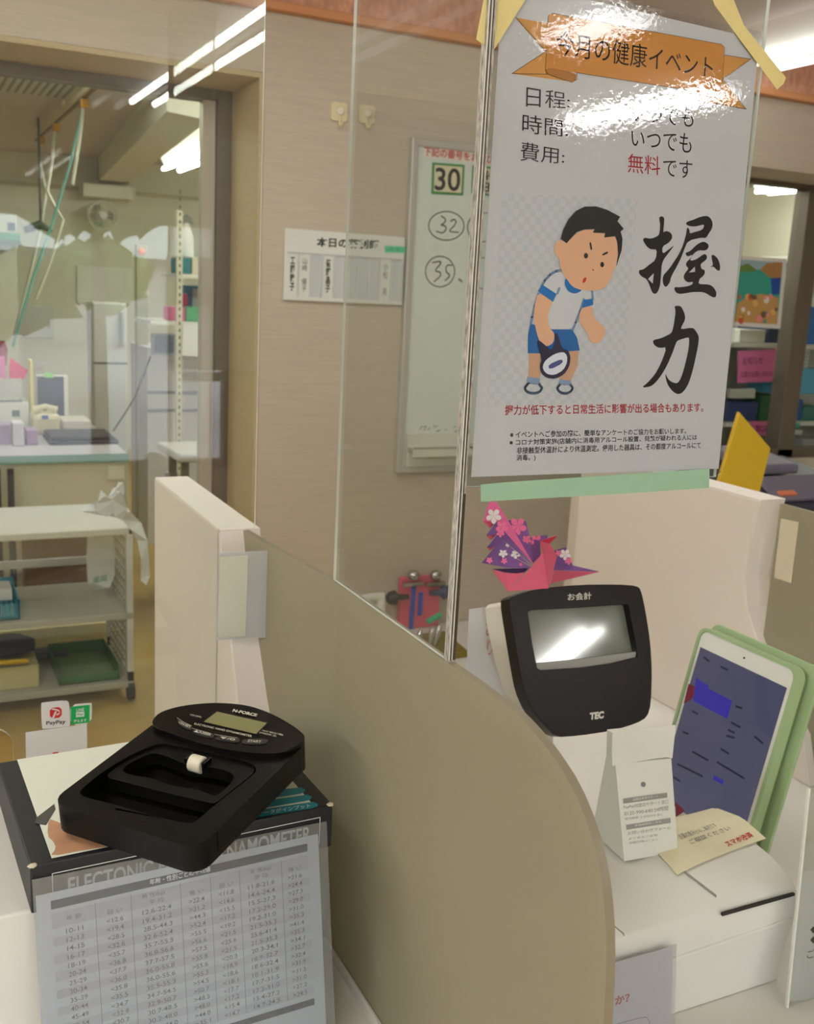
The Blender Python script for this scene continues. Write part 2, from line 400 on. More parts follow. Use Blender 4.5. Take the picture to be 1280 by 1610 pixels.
tp = [AX(*p, 1.0035) for p in ((1228, 815), (1256, 821), (1244, 917), (1217, 908))]
q = M(); q.prism(tp, (.0003, 0, 0))
tag(q.build('tape_strip', mat('pale_tape', (214, 202, 176), .5)), 'pale translucent tape strip on the frosted screen at the right', 'tape')

# ------------------------------------------------------------------ clear sheets
def slab(name, pts, vec, label, cat, edge=AEDGE, group=None, holes=()):
    q = M(); q.prism(pts, vec, holes=holes, mside=1); return tag(q.build(name, [ACR, edge]), label, cat, group)
ya = .972
xr = .3135; hs = AY(20, 1142, ya); hx = hs[0]; hz = hs[2]
slot = [(-.35, ya, CT+.001), (-.35, ya, hz)] + [(hx-.02+.02*math.sin(a), ya, hz-.02+.02*math.cos(a)) for a in [PI/2*k/6 for k in range(7)]] + [(hx, ya, CT+.001)]
slab('acrylic_sheet', slot + [(.275, ya, CT+.001), (.275, ya, Z(-.239)), (xr, ya, Z(-.239)), (xr, ya, Z(.46)), (-.8, ya, Z(.46)), (-.8, ya, CT+.001)], (0, .003, 0),
     'clear acrylic sheet at the left with the payment stickers on it', 'acrylic sheet')
q = M(); zt = Z(.33)
slab('acrylic_sheet', [(.3195, .576, Z(-.2395)), (.3195, .776, Z(-.2395)), (.3195, .776, zt), (.3195, .576, zt)], (.0025, 0, 0),
     'clear acrylic sheet standing on the frosted screen, running back from the poster', 'acrylic sheet')
yp = .575
slab('acrylic_sheet', [(.3245, yp, Z(-.122)), (.5395, yp, Z(-.122)), (.5395, yp, zt), (.3245, yp, zt)], (0, .003, 0),
     'clear acrylic sheet carrying the event poster', 'acrylic sheet')
# glued corner post where the two sheets meet
SPK = mat('glue_bead', (176, 172, 164), .15, spec=.8, bump=(420, 1.0, (1, 1, .3)), var=(650, .45, (1, 1, .25)))
q = M(); q.box(.3190, .3245, .569, .5745, Z(-.2395), zt)
t = tag(q.build('corner_bead', SPK), 'thick glassy glued corner edge where two clear sheets meet', 'edge strip')
q = M(); q.box(.3222, .3242, .5686, .5689, Z(-.238), Z(-.125)); q.box(.3202, .3207, .5686, .5689, Z(-.238), zt); q.box(.3222, .3228, .5686, .5689, Z(-.125), zt); q.build('glue_line', mat('dark_glue', (60, 50, 38), .4), t)
q = M(); q.box(.3191, .3196, .5685, .5689, Z(-.238), zt); q.box(.3213, .3218, .5685, .5689, Z(-.238), zt); q.build('painted_highlight', AEDGE, t)  # pale strips paint the highlights of the clear edge

# clear plastic angle on the white board
cl = clear('bracket_plastic', (236, 238, 240), .06, .15, haze=.42)
t = thing('plastic_angle', (.3, .91, Z(-.355)), 'clear plastic angle with white tape at the near end of the left partition', 'bracket')
bp = [AY(*p, .908) for p in ((345, 870), (430, 866), (430, 1002), (341, 1006))]
q = M(); q.prism(bp, (0, .0015, 0)); q.box(bp[1][0]-.0015, bp[1][0], .9095, .96, bp[2][2], bp[1][2]); q.build('angle', cl, t)
bp = [AY(*p, .9075) for p in ((347, 876), (390, 873), (386, 1000), (343, 1003))]
q = M(); q.prism(bp, (0, .0004, 0)); q.build('adhesive_tape', mat('foam_tape', (226, 224, 206), .8), t)

# ------------------------------------------------------------------ payment stickers on the left sheet
SS = Surf((.1, ya-.0004, Z(-.42)), (1, 0, 0), (0, 0, 1))
k = 170/1280
def spx(pts, c=0.0, ox=0, oy=1080, s=k): return [SS.px(*p, c) for p in tr(pts, ox, oy, s)]
def quad4(f, *a): return f(list(a))
t = thing('payment_sticker', SS.P(.02, .0, 0), 'white sticker with a red letter P square, uppermost on the left sheet', 'sticker', 'payment stickers')
q = M(); q.prism(spx(chk([(485, 200), (500, 185), (785, 157), (822, 190), (832, 455), (815, 468), (515, 500), (495, 485)], 1), .0012), (0, .0003, 0)); q.build('backing', PAPER, t)
q = M(); q.flat(spx(chk([(588, 250), (728, 235), (733, 360), (592, 378)], 1), .0014)); q.build('logo', mat('logo_red', (214, 40, 48), .5), t)
q = M(); q.flat(spx([(650, 290), (675, 288), (640, 370), (615, 372)], .0016))
arc = [(600+120*math.sin(a)*1.0-10, 300-38*math.cos(a)) for a in [0.2+.28*i for i in range(9)]]
for i in range(8):
    wd = 9; a, b = arc[i], arc[i+1]; q.flat(spx([(a[0], a[1]-wd), (b[0], b[1]-wd), (b[0], b[1]+wd), (a[0], a[1]+wd)], .0016))
q.build('logo_stroke', PAPER, t)
q = M(); q.text('PayPay', spx([(548, 408), (775, 385), (775, 448), (548, 462)], .0014), .012); q.build('lettering', INK, t)
t = thing('payment_sticker', SS.P(.05, 0, 0), 'small green square sticker with white letters beside the red logo sticker', 'sticker', 'payment stickers')
q = M(); q.prism(spx(chk([(828, 212), (1075, 187), (1090, 200), (1085, 432), (838, 460)], 1), .0007), (0, .0003, 0)); q.build('backing', PAPER, t)
q = M(); q.flat(spx([(838, 235), (1062, 212), (1060, 422), (840, 446)], .0009)); q.build('logo', mat('logo_green', (8, 178, 92), .5), t)
q = M(); q.flat(spx([(900, 300), (998, 290), (998, 350), (900, 360)], .0011)); q.text('LINE', spx([(905, 258), (995, 248), (995, 284), (905, 292)], .0011), .02)
q.text('使えます', spx([(872, 388), (1025, 374), (1025, 412), (872, 424)], .0011), .02); q.build('lettering', PAPER, t)
q = M(); q.text('Pay', spx([(915, 315), (985, 308), (985, 340), (915, 346)], .0013), .02); q.build('lettering', mat('logo_green', (8, 178, 92)), t)
t = thing('payment_card', SS.P(.02, -.03, 0), 'plain white card with a small red mark below the payment stickers', 'card')
q = M(); q.prism(spx([(302, 540), (1028, 440), (1035, 900), (312, 1000)], .0003), (0, .0003, 0)); q.build('backing', PAPER, t)
q = M(); q.flat(spx(chk([(606, 780), (706, 766), (706, 860), (606, 874)], 1), .0005)); q.build('logo', mat('logo_red', (214, 40, 48)), t)

# ------------------------------------------------------------------ riser, box, hand grip tester, table card
RT_ = Z(-.42)
q = M(); q.box(-.4, .262, .664, .86, CT, RT_); riser = q.build('counter_riser', WHITE, bevel=.002)
tag(riser, 'white raised block on the counter under the tester box', 'riser')
h = .384
bc = [AH(*p, h) for p in ((47, 1362), (529, 1270), (393, 1137), (10, 1203))]
ctr = sum(bc)/4
ux = nrm((bc[1]-bc[0])+(bc[2]-bc[3])); BS = Surf(bc[0], ux, (-ux[1], ux[0], 0))
BW = np.dot(bc[1]-bc[0], BS.u); BD = .166
t = thing('product_box', (ctr[0], ctr[1], RT_), 'black and white cardboard box with teal bars lying under the hand grip tester', 'box')
BKB = mat('box_black', (22, 25, 28), .5)
q = M(); q.obox(BS.P(0, 0, -.0355), BS.u*BW, BS.v*BD, V(0, 0, .0352)); q.build('carton', BKB, t, bevel=.0012)
q = M(); q.flat([BS.P(*p, .0002) for p in ((.0145, .004), (BW-.0145, .004), (BW-.0145, BD-.001), (.0145, BD-.001))])
q.build('lid_print', mat('box_white', (232, 236, 220), .55), t)
for a in (.002, BW-.002): q = M(); q.ball(BS.P(a, .0015, -.0008), .0022, 8, (1.5, 1, .8), .3); q.build('worn_corner', mat('raw_card', (214, 204, 186), .9), t)
TEAL = mat('print_teal', (20, 140, 158), .5)
bf = lambda p, c=.0004: BS.px(*p, c)
cB = lambda pts: tr(pts, 260, 1090, .21875)
q = M()
for a in ([(560, 735), (780, 695), (975, 676), (1005, 690), (1003, 708), (970, 722), (700, 765), (560, 800)], [(520, 810), (700, 775), (1020, 728), (1050, 742), (1048, 760), (1020, 772), (560, 850)],
          [(480, 880), (560, 855), (1060, 780), (1098, 795), (1092, 812), (1060, 825), (520, 915), (480, 925)]):
    q.flat([bf(p) for p in cB(a)])
q.build('printed_bar', TEAL, t)
q = M(); q.text('平均データがインプット', [bf(p, .0007) for p in cB([(575, 862), (1040, 792), (1045, 820), (575, 893)])], .01); q.build('lettering', PAPER, t)
q = M(); q.text('に', [bf(p, .0007) for p in cB([(880, 588), (912, 582), (916, 602), (884, 610)])], .01); q.build('lettering', INK, t)
cA = lambda pts: tr(pts, 80, 1090, .1875)
q = M(); q.flat([bf(p, .0003) for p in chk(cA([(-20, 1050), (60, 1080), (300, 1170), (620, 1225), (640, 1260), (560, 1275), (300, 1310), (-10, 1370), (45, 1300), (20, 1240), (-30, 1200)]), 1)])
q.build('printed_hand', mat('print_skin', (190, 142, 108), .5, var=(60, .12)), t)
q = M(); q.flat([bf(p, .0004) for p in tr([(195, 420), (130, 470), (125, 490), (165, 497), (200, 440)], 0, 1080, .4375)]); q.build('printed_hand_grip', mat('print_grey', (70, 70, 66), .5), t)
FS = Surf(BS.P(0, -.0004, -.035), BS.u, (0, 0, 1))
q = M(); x0, x1 = FS.uv(82, 1365)[0], FS.uv(503, 1290)[0]
q.stroke(FS, [(x0, .004), (x0, .0265), (x1, .0265), (x1, .004)], .0006, .0002); q.build('outline_print', PAPER, t)
q = M(); q.text('ELECTONIC HAND DYNAMOMETER', [FS.P(*p, .0002) for p in ((.024, .021), (BW-.018, .021), (BW-.018, .0085), (.024, .0085))], .02)
q.build('lettering', mat('print_silver', (214, 214, 206), .5), t)

# hand grip tester: local plane through the four corners of the frame
c0, c1, c2, c3 = AH(97, 1258, .357), AH(300, 1325, .360), AH(236, 1148, .346), AH(441, 1200, .345)
uu = nrm((c1-c0)+(c3-c2)); vv = (c2-c0)+(c3-c1)
DS = Surf(c0, uu, vv)
t = thing('grip_tester', tuple(DS.P(.06, .08, -.024)), 'black electronic hand grip tester with a small display, lying on its box', 'grip tester')
dp = lambda pts, c=0.0: [DS.px(*p, c) for p in pts]
DB = mat('tester_black', (8, 8, 7), .30, spec=.2, bump=(900, .12)); DK = mat('tester_black_smooth', (10, 9, 8), .22, spec=.25)
W = .1225; L0 = .142
well = [(125, 1244), (150, 1222), (191, 1194), (236, 1173), (249, 1169), (262, 1169), (374, 1193), (398, 1201), (404, 1209), (400, 1217), (337, 1266), (312, 1288), (304, 1293), (294, 1294), (267, 1289), (215, 1275), (170, 1262), (136, 1254), (126, 1249)]
bar_o = [(169, 1217), (192, 1199), (236, 1175), (249, 1171), (262, 1171), (372, 1195), (396, 1203), (401, 1209), (397, 1217), (345, 1258), (338, 1263), (328, 1262), (177, 1225), (170, 1221)]
bar_i = [(192, 1210), (200, 1202), (230, 1187), (243, 1184), (258, 1187), (282, 1197), (298, 1204), (323, 1205), (343, 1208), (363, 1214), (369, 1221), (363, 1232), (344, 1249), (336, 1251), (323, 1246), (310, 1241), (282, 1237), (260, 1232), (237, 1223), (211, 1219), (196, 1215)]
outer = rrect(-.006, W-.005, -.006, L0, .014)
q = M(); q.prism([DS.P(*p) for p in outer], -DS.n*.021, holes=[dp(chk(well, 1))]); q.build('frame', DB, t, bevel=.0022, seg=3, smooth=True)
q = M(); q.prism([DS.P(*p, -.014) for p in rrect(-.003, W-.008, -.003, L0-.003, .010)], -DS.n*.006); q.build('well', DK, t)
q = M(); q.prism(dp(chk(bar_o, 1), -.002), -DS.n*.0095, holes=[dp(chk(bar_i, 1), -.002)]); q.build('grip_bar', DB, t, bevel=.0012, seg=2, smooth=True)
ku, kv = DS.uv(310, 1196)
q = M(); q.cyl(DS.P(ku-.0055, kv, -.0028), DS.P(ku+.0055, kv, -.0028), .0065, 24); q.build('adjusting_knob', mat('knob_cream', (226, 220, 198), .4), t, smooth=True, bevel=.001)
q = M(); q.obox(DS.P(ku-.009, kv-.004, -.003), DS.u*.0025, DS.v*.010, DS.n*.005); q.obox(DS.P(ku+.0065, kv-.004, -.003), DS.u*.0025, DS.v*.010, DS.n*.005); q.build('knob_cradle', DB, t, bevel=.0006)
q = M(); q.obox(DS.P(.034, .0085, -.0102), DS.u*.024, DS.v*.004, DS.n*.002); q.obox(DS.P(.070, .0085, -.0102), DS.u*.016, DS.v*.004, DS.n*.002); q.build('guide_rib', DK, t)
q = M(); q.obox(DS.P(-.0085, .040, -.013), DS.u*.004, DS.v*.028, DS.n*.006); q.build('side_rib', DB, t, bevel=.001)
q = M(); q.obox(DS.P(W-.0052, .016, -.016), DS.u*.0006, DS.v*.0006, DS.n*.015); q.build('seam', DK, t)
hd = [(238, 1134), (250, 1120), (278, 1111), (312, 1106), (350, 1104.5), (392, 1109), (428, 1122), (460, 1140), (479, 1155), (479, 1164), (462, 1175), (445, 1184), (405, 1184.5), (360, 1179), (310, 1166.5), (270, 1153), (243, 1144)]
hp = chk(dp(hd, .004), 2)
q = M(); q.prism(hp, -DS.n*.026); q.build('head', DK, t, bevel=.0035, seg=3, smooth=True)
cb = lambda pts, c: [DS.px(*p, c) for p in cB(pts)]
q = M(); q.prism(cb([(365, 122), (745, 208), (665, 300), (262, 205)], .0046), -DS.n*.0005); dsp = q.build('display_bezel', mat('bezel_black', (10, 10, 9), .25), t)
q = M(); q.prism(cb([(372, 132), (728, 213), (652, 290), (278, 203)], .0050), -DS.n*.0003); q.build('display_panel', mat('lcd_green', (128, 126, 84), .3), t)
LT = mat('tester_lettering', (206, 200, 184), .5)
def keys(pts): return cb(pts, .0047)
q = M()
for a, b in ((keys([(85, 175), (195, 240), (178, 268), (95, 222)]), 0), (keys([(200, 252), (355, 292), (335, 328), (195, 285)]), 0), (keys([(372, 300), (540, 322), (522, 358), (358, 330)]), 0), (keys([(560, 325), (745, 325), (720, 368), (545, 362)]), 0)):
    kq = M(); kq.prism(chk(a, 1), -DS.n*.0006); kq.build('button', BLACK, t, bevel=.0002)
q.text('ON-SET', cb([(100, 200), (185, 235), (178, 252), (94, 214)], .0050), .02)
q.text('▲/USER', cb([(212, 258), (332, 290), (326, 308), (204, 276)], .0050), .02)
q.text('▼/◎', cb([(395, 310), (505, 326), (500, 342), (390, 326)], .0050), .02)
q.text('START', cb([(598, 332), (692, 340), (688, 356), (588, 350)], .0050), .02)
q.text('N-FORCE', cb([(492, 112), (665, 148), (655, 168), (480, 132)], .0050), .04)
q.text('ELECTRONIC HAND DYNAMOMETER', cb([(212, 212), (625, 302), (620, 316), (206, 224)], .0050), .01)
q.text('HD-DM1', cb([(183, 148), (260, 166), (255, 177), (177, 158)], .0050))
q.text('MAX 90KG/198lb', cb([(700, 262), (850, 294), (845, 306), (695, 272)], .0050)); q.text('DIVISION .2lb', cb([(680, 276), (800, 302), (795, 313), (675, 286)], .0050))
q.build('lettering', LT, t)
q = M(); q.stroke(DS, [DS.uv(*p) for p in cB([(85, 214), (130, 246), (190, 274)])], .0003, .0050)
for a in ([(195, 292), (335, 332)], [(358, 337), (520, 362)]): q.stroke(DS, [DS.uv(*p) for p in cB(a)], .0003, .0050)
q.build('button_trim', LT, t)

# laminated card leaning on the box
L1, R1 = FS.uv(52, 1398)[0], FS.uv(511, 1310)[0]
zt_ = -.4 ; cy = .0
ctop = BS.P(0, -.0012, -.0115); tilt = .16
CS = Surf(ctop, BS.u, V(BS.v[0]*tilt, BS.v[1]*tilt, 1.0))
cc = lambda p, c=0.0: CS.px(*p, c)
t = thing('table_card', tuple(CS.P(.1, -.14, 0)), 'laminated card with a table of grip values by age, leaning on the tester box', 'card')
tl, trr = CS.uv(50, 1383), CS.uv(513, 1291)
lowz = (Z(-.572)-ctop[2])/CS.v[2]
rl, rr_ = CS.uv(58, 1610)[0], CS.uv(522, 1610)[0]
q = M(); q.prism([CS.P(*p, .0008) for p in [tl, trr, (trr[0]+.002, lowz), (tl[0]+.002, lowz)]], -CS.n*.0006)
q.build('laminate', clear('laminate_film', (236, 240, 244), .05, .08, haze=.12), t)
ptl, ptr = CS.uv(56, 1409), CS.uv(500, 1311)
lo = lowz+.002
PQ = [ptl, ptr, (ptr[0]+.002, lo), (ptl[0]+.002, lo)]
q = M(); q.prism([CS.P(*p, .0) for p in PQ], -CS.n*.0003); q.build('paper', PAPER, t)
PWd = ptr[0]-ptl[0]
def tuv(a, b):    # a, b: fraction across the paper, metres below its upper edge
    e = np.array(ptl)*(1-a)+np.array(ptr)*a; return (e[0]+.002*b/.15, e[1]-b)
def tq(a0, a1, b0, b1, c): return [CS.P(*tuv(*p), c) for p in ((a0, b0), (a1, b0), (a1, b1), (a0, b1))]
# fractions measured on the card
cx = [.10, .265, .41, .603, .733, .865, .955]; lx = [.045, .185, .33, .525, .665, .80, .925, .985]
qa, qb, qc, qd = M(), M(), M(), M()
y0, rh = .0255, .0061
qa.poly(tq(.045, .955, .0055, .0115, .0003))
qb.poly(tq(.045, .955, .0145, .0250, .0003))
NUM = [l.split() for l in '''10-11 <12.6 12.6-22.4 >22.4 <11.8 11.8-21.6 >21.6
12-13 <19.4 19.4-31.2 >31.2 <14.6 14.6-24.4 >24.4
14-15 <28.5 28.5-44.3 >44.3 <15.5 15.5-27.3 >27.3
16-17 <32.6 32.6-52.4 >52.4 <17.2 17.2-29.0 >29.0
18-19 <35.7 35.7-55.5 >55.5 <19.2 19.2-31.0 >31.0
20-24 <36.8 36.8-56.6 >56.6 <21.5 21.5-35.3 >35.3
25-29 <37.7 37.7-57.5 >57.5 <25.6 25.6-41.4 >41.4
30-34 <36.0 36.0-55.8 >55.8 <21.5 21.5-35.3 >35.3
35-39 <35.8 36.0-55.6 >55.6 <20.3 20.3-34.1 >34.1
40-44 <35.5 35.5-55.3 >55.3 <18.9 18.9-32.7 >32.7
45-49 <34.7 34.7-54.5 >54.5 <18.6 18.6-32.4 >32.4
50-54 <32.9 32.9-50.7 >50.7 <18.1 18.1-31.9 >31.9
55-59 <30.7 30.7-48.5 >48.5 <17.7 17.7-31.5 >31.5
60-64 <30.2 30.2-48.0 >48.0 <17.2 17.2-31.0 >31.0
65-69 <28.2 28.2-44.0 >44.0 <15.4 15.4-27.2 >27.2
70-99 <21.3 21.3-35.1 >35.1 <14.7 14.7-24.5 >24.5'''.split('\n')]
for i, row in enumerate(NUM):
    b = y0+i*rh
    if i % 2: qb.poly(tq(.045, .955, b, b+rh, .0003))
    for j, sx in enumerate(row):
        a = (lx[j]+lx[j+1])/2 if j < 6 else .905; wd = .0056*len(sx)
        if j == 5: a = .765+.035
        a = [.115, .247, .39, .53, .638, .77, .90][j]
        qc.text(sx, tq(a-wd, a+wd, b+.0014, b+.0048, .0005), .004)
for sx, a, wd, b in (('男 性(kg)', .38, .04, .0155), ('女 性(kg)', .77, .04, .0155), ('弱 い', .247, .025, .0205), ('平 均', .39, .025, .0205), ('強 い', .53, .025, .0205), ('弱 い', .638, .025, .0205), ('平 均', .77, .025, .0205), ('強 い', .90, .025, .0205), ('年 齢', .115, .025, .0180)):
    qc.text(sx, tq(a-wd, a+wd, b, b+.0036, .0005))
for a in (.185, .304, .475, .583, .69, .85):
    qd.poly(tq(a-.0008, a+.0008, .0135, y0+16*rh, .0004))
q2 = M(); q2.poly(tq(.045, .955, y0+16*rh+.004, y0+16*rh+.009, .0003)); q2.build('heading_bar', mat('table_bar', (72, 76, 88), .6), t)
qe = M(); qe.text('年齢・性別ごとの平均値', tq(.37, .585, .0058, .0100, .0005), .01)
qa.build('heading_bar', mat('table_bar', (72, 76, 88), .6), t); qb.build('row_shading', mat('table_shade', (186, 188, 196), .7), t)
qc.build('figures', GREYINK, t); qd.build('column_rule', GREYINK, t); qe.build('heading', PAPER, t)

# ------------------------------------------------------------------ the event poster
PS = Surf((.45, .5735, EYE), (1, 0, 0), (0, 0, 1))
pp = lambda pts, c=0.0: [PS.px(*p, c) for p in pts]
t = thing('event_poster', tuple(PS.P(0, -.12)), 'laminated health event poster with an orange banner and big brush characters on the clear sheet', 'poster')
lam = [(734, 767), (1122, 751), (1134, 744), (1201, 62), (1196, 50), (784, -45)]
q = M(); q.prism(pp(lam, .0011), -PS.n*.0004); q.build('laminate', clear('laminate_gloss', (246, 248, 250), .045, .012, bump=(300, .042)), t)
q = M(); q.prism(pp([(741, 750), (1130, 737), (1194, 62), (791, -32)], .0002), -PS.n*.0003); q.build('paper', PAPER, t)
OR = mat('banner_orange', (240, 160, 62), .6); OR2 = mat('banner_orange_back', (206, 134, 48), .6); OR3 = mat('banner_tail', (246, 176, 84), .6)
cT = lambda pts: tr(pts, 780, 10, .3359)
q = M(); q.flat(pp(cT([(90, 52), (250, 80), (240, 300), (365, 355), (72, 315), (230, 212)]), .0003)); q.build('banner_tail', OR3, t)
q = M(); q.flat(pp(cT([(1060, 228), (1190, 247), (1060, 340), (1168, 481), (930, 440), (1000, 380)]), .0003)); q.build('banner_tail', OR3, t)
q = M(); q.flat(pp(chk(cT([(228, 296), (236, 320), (352, 356), (376, 345), (376, 312), (255, 286)]), 1), .0004)); q.build('banner_roll', OR2, t)
q = M(); q.flat(pp(chk(cT([(928, 398), (930, 420), (985, 428), (1040, 435), (1052, 418), (1048, 402), (1000, 390)]), 1), .0004)); q.build('banner_roll', OR2, t)
q = M(); q.flat(pp(cT([(228, 300), (243, 46), (250, 37), (264, 33), (1052, 178), (1064, 184), (1068, 196), (1052, 415), (1040, 404), (1005, 402), (930, 398), (370, 310), (260, 289), (240, 290)]), .0005)); q.build('banner', OR, t)
q = M()
for pts in ([(228, 300), (243, 46), (264, 33), (1052, 178), (1068, 196), (1052, 415)], [(376, 311), (930, 398)], [(228, 296), (240, 318), (352, 356), (377, 342), (376, 312)], [(928, 398), (930, 440)], [(90, 52), (230, 212), (72, 315), (240, 318)], [(1068, 228), (1190, 247), (1060, 340), (1168, 481), (930, 440)]):
    q.stroke(PS, [PS.uv(*p) for p in cT(pts)], .00028, .0006)
q.build('banner_outline', mat('outline_brown', (90, 60, 34), .7), t)
q = M(); q.text('今月の健康イベント', pp([(875, 46), (1122, 89), (1120, 124), (874, 86)], .0007), .0); q.build('title_lettering', INK, t)
q = M()
for s_, a in (('日程:', [(828, 135), (896, 147), (896, 171), (827, 168)]), ('時間:', [(822, 178), (893, 190), (893, 216), (821, 209)]), ('費用:', [(819, 222), (888, 234), (887, 258), (818, 253)]),
              ('いつでも', [(994, 162), (1091, 170), (1090, 200), (994, 191)]), ('いつでも', [(993, 203), (1088, 210), (1087, 241), (993, 230)]), ('です', [(1043, 249), (1089, 253), (1088, 281), (1043, 277)])):
    q.text(s_, pp(a, .0004), -.002)
q.build('detail_lettering', INK, t)
q = M(); q.text('無料', pp([(988, 241), (1038, 246), (1038, 276), (987, 271)], .0004)); q.text('握力が低下すると日常生活に影響が出る場合もあります。', pp([(794, 637), (1106, 633), (1106, 648), (794, 653)], .0004), .012); q.build('red_lettering', REDINK, t)
q = M()
for s_, a in (('※ イベントへご参加の際に、簡単なアンケートのご協力をお願いします。', [(802, 678), (1079, 673), (1079, 682), (802, 689)]),
              ('※ コロナ対策実施(店舗内に消毒用アルコール設置、発熱が疑われる人には', [(801, 691), (1096, 683), (1096, 693), (801, 702)]),
              ('非接触型体温計により体温測定。使用した器具は、その都度アルコールにて', [(813, 703), (1102, 695), (1102, 705), (812, 714)]), ('消毒。)', [(812, 715), (842, 714), (842, 725), (812, 726)])):
    q.text(s_, pp(a, .0004), .012)
q.build('note_lettering', INK, t)
H1 = ([(370, 100), (385, 85), (405, 80), (432, 92), (438, 130), (422, 285), (440, 272), (465, 265), (510, 280), (538, 320), (530, 370), (490, 415), (412, 460), (414, 555), (490, 500), (568, 438), (490, 545), (430, 620), (405, 690), (400, 760), (392, 880), (380, 970), (350, 1040), (318, 1060), (285, 1040), (265, 985), (240, 920), (210, 865), (160, 845), (120, 805), (118, 772), (125, 755), (170, 752), (240, 695), (330, 630), (345, 495), (265, 497), (220, 465), (175, 395), (170, 365), (200, 347), (240, 362), (300, 355), (370, 318), (382, 250), (385, 180)], [[(305, 795), (292, 928), (232, 870)]])
H2 = ([(705, 175), (725, 148), (800, 125), (880, 90), (965, 72), (1005, 90), (1035, 130), (1047, 180), (1035, 240), (1000, 290), (965, 350), (925, 355), (915, 345), (735, 388), (690, 490), (650, 600), (590, 720), (520, 845), (510, 910), (460, 975), (425, 945), (415, 880), (425, 820), (500, 740), (560, 650), (620, 560), (670, 450), (700, 350), (715, 290), (722, 225), (740, 225), (755, 260), (755, 298), (800, 285), (920, 250), (942, 185), (900, 190), (830, 210), (750, 205)], [])
H3 = ([(700, 540), (760, 520), (830, 450), (880, 415), (935, 397), (985, 425), (998, 460), (975, 500), (940, 513), (870, 505), (810, 545), (768, 610), (765, 640), (830, 628), (900, 580), (945, 550), (975, 580), (970, 620), (935, 650), (890, 685), (905, 745), (945, 755), (948, 800), (915, 845), (885, 860), (862, 935), (1000, 935), (1060, 975), (1095, 1040), (1085, 1095), (1055, 1103), (1010, 1080), (960, 1045), (890, 1030), (780, 1035), (640, 1060), (590, 1045), (562, 1000), (568, 968), (640, 975), (775, 950), (805, 905), (730, 912), (690, 880), (678, 835), (700, 790), (745, 735), (710, 705), (712, 660), (760, 615), (798, 560), (735, 588), (715, 575)], [[(822, 712), (745, 790), (825, 778)]])
H4 = ([(1030, 565), (1070, 570), (1115, 620), (1140, 700), (1135, 765), (1115, 765), (1090, 750), (1055, 712), (1008, 720), (1053, 695), (1035, 630)], [])
RK = ([(562, 90), (630, 85), (660, 110), (690, 180), (700, 225), (695, 270), (660, 335), (640, 385), (795, 357), (840, 410), (872, 470), (870, 540), (840, 700), (800, 880), (750, 1050), (700, 1140), (650, 1190), (600, 1198), (550, 1170), (490, 1100), (462, 1030), (447, 930), (480, 1000), (520, 1040), (590, 1065), (630, 1030), (670, 930), (710, 780), (745, 620), (752, 500), (735, 482), (610, 520), (585, 550), (540, 680), (470, 840), (400, 960), (330, 1050), (270, 1100), (190, 1115), (160, 1108), (230, 1050), (320, 950), (400, 800), (470, 605), (375, 618), (320, 590), (292, 545), (300, 515), (390, 497), (460, 465), (530, 430), (555, 330), (575, 200), (578, 140)], [])
q = M()
for (o, hs_), oy in ((H1, 330), (H2, 330), (H3, 330), (H4, 330), (RK, 470)):
    q.flat(pp(chk(tr(o, 990, oy, .125), 1), .0004), [pp(tr(k_, 990, oy, .125), .0004) for k_ in hs_])
q.build('brush_lettering', mat('brush_ink', (16, 15, 16), .7), t)
# plain drawing of a boy squeezing a grip tester
SKIN = mat('print_peach', (240, 188, 152), .7); BLU = mat('print_blue', (24, 118, 196), .7); LBL = mat('print_greyblue', (140, 166, 200), .7); NAVY = mat('print_navy', (34, 34, 62), .7); HAIR = mat('print_hair', (30, 31, 30), .7); SHIRT = mat('print_white', (246, 247, 250), .7)
B = lambda pts, c, n=1: pp(chk(tr(pts, 800, 310, .1988), n) if n else tr(pts, 800, 310, .1988), c)
ck = bpy.data.materials.new('print_checker'); ck.use_nodes = True; nt = ck.node_tree
tc = nt.nodes.new('ShaderNodeTexCoord'); ch = nt.nodes.new('ShaderNodeTexChecker'); ch.inputs['Scale'].default_value = 235
ch.inputs[1].default_value = lin((240, 239, 240))+(1,); ch.inputs[2].default_value = lin((228, 232, 236))+(1,)
mp = nt.nodes.new('ShaderNodeMapping'); mp.inputs['Location'].default_value = (0, .5, 0)
nt.links.new(tc.outputs['Object'], mp.inputs[0]); nt.links.new(mp.outputs[0], ch.inputs[0]); nt.links.new(ch.outputs[0], nt.nodes['Principled BSDF'].inputs[0]); nt.nodes['Principled BSDF'].inputs['Roughness'].default_value = .7
q = M(); q.flat(pp([(790, 305), (1003, 312), (978, 630), (765, 640)], .0003)); q.build('picture_ground', ck, t)
q = M()
q.flat(B([(158, 1235), (255, 1235), (262, 1330), (245, 1440), (150, 1440), (158, 1330)], .00045, 0)); q.flat(B([(400, 1215), (555, 1215), (545, 1330), (492, 1455), (400, 1450)], .00045, 0))
q.build('drawn_legs', SKIN, t)
q = M(); q.flat(B([(170, 1000), (345, 1045), (500, 1045), (540, 1110), (562, 1212), (290, 1235), (150, 1235), (152, 1090)], .0006, 0)); q.build('drawn_shorts', BLU, t)
q = M(); q.flat(B([(405, 575), (340, 590), (270, 660), (215, 780), (180, 920), (165, 1000), (345, 1048), (500, 1045), (545, 930), (590, 820), (660, 800), (650, 740), (520, 720)], .00055)); q.build('drawn_shirt', SHIRT, t)
q = M()
u_ = lambda pts: [PS.uv(*p) for p in tr(pts, 800, 310, .1988)]
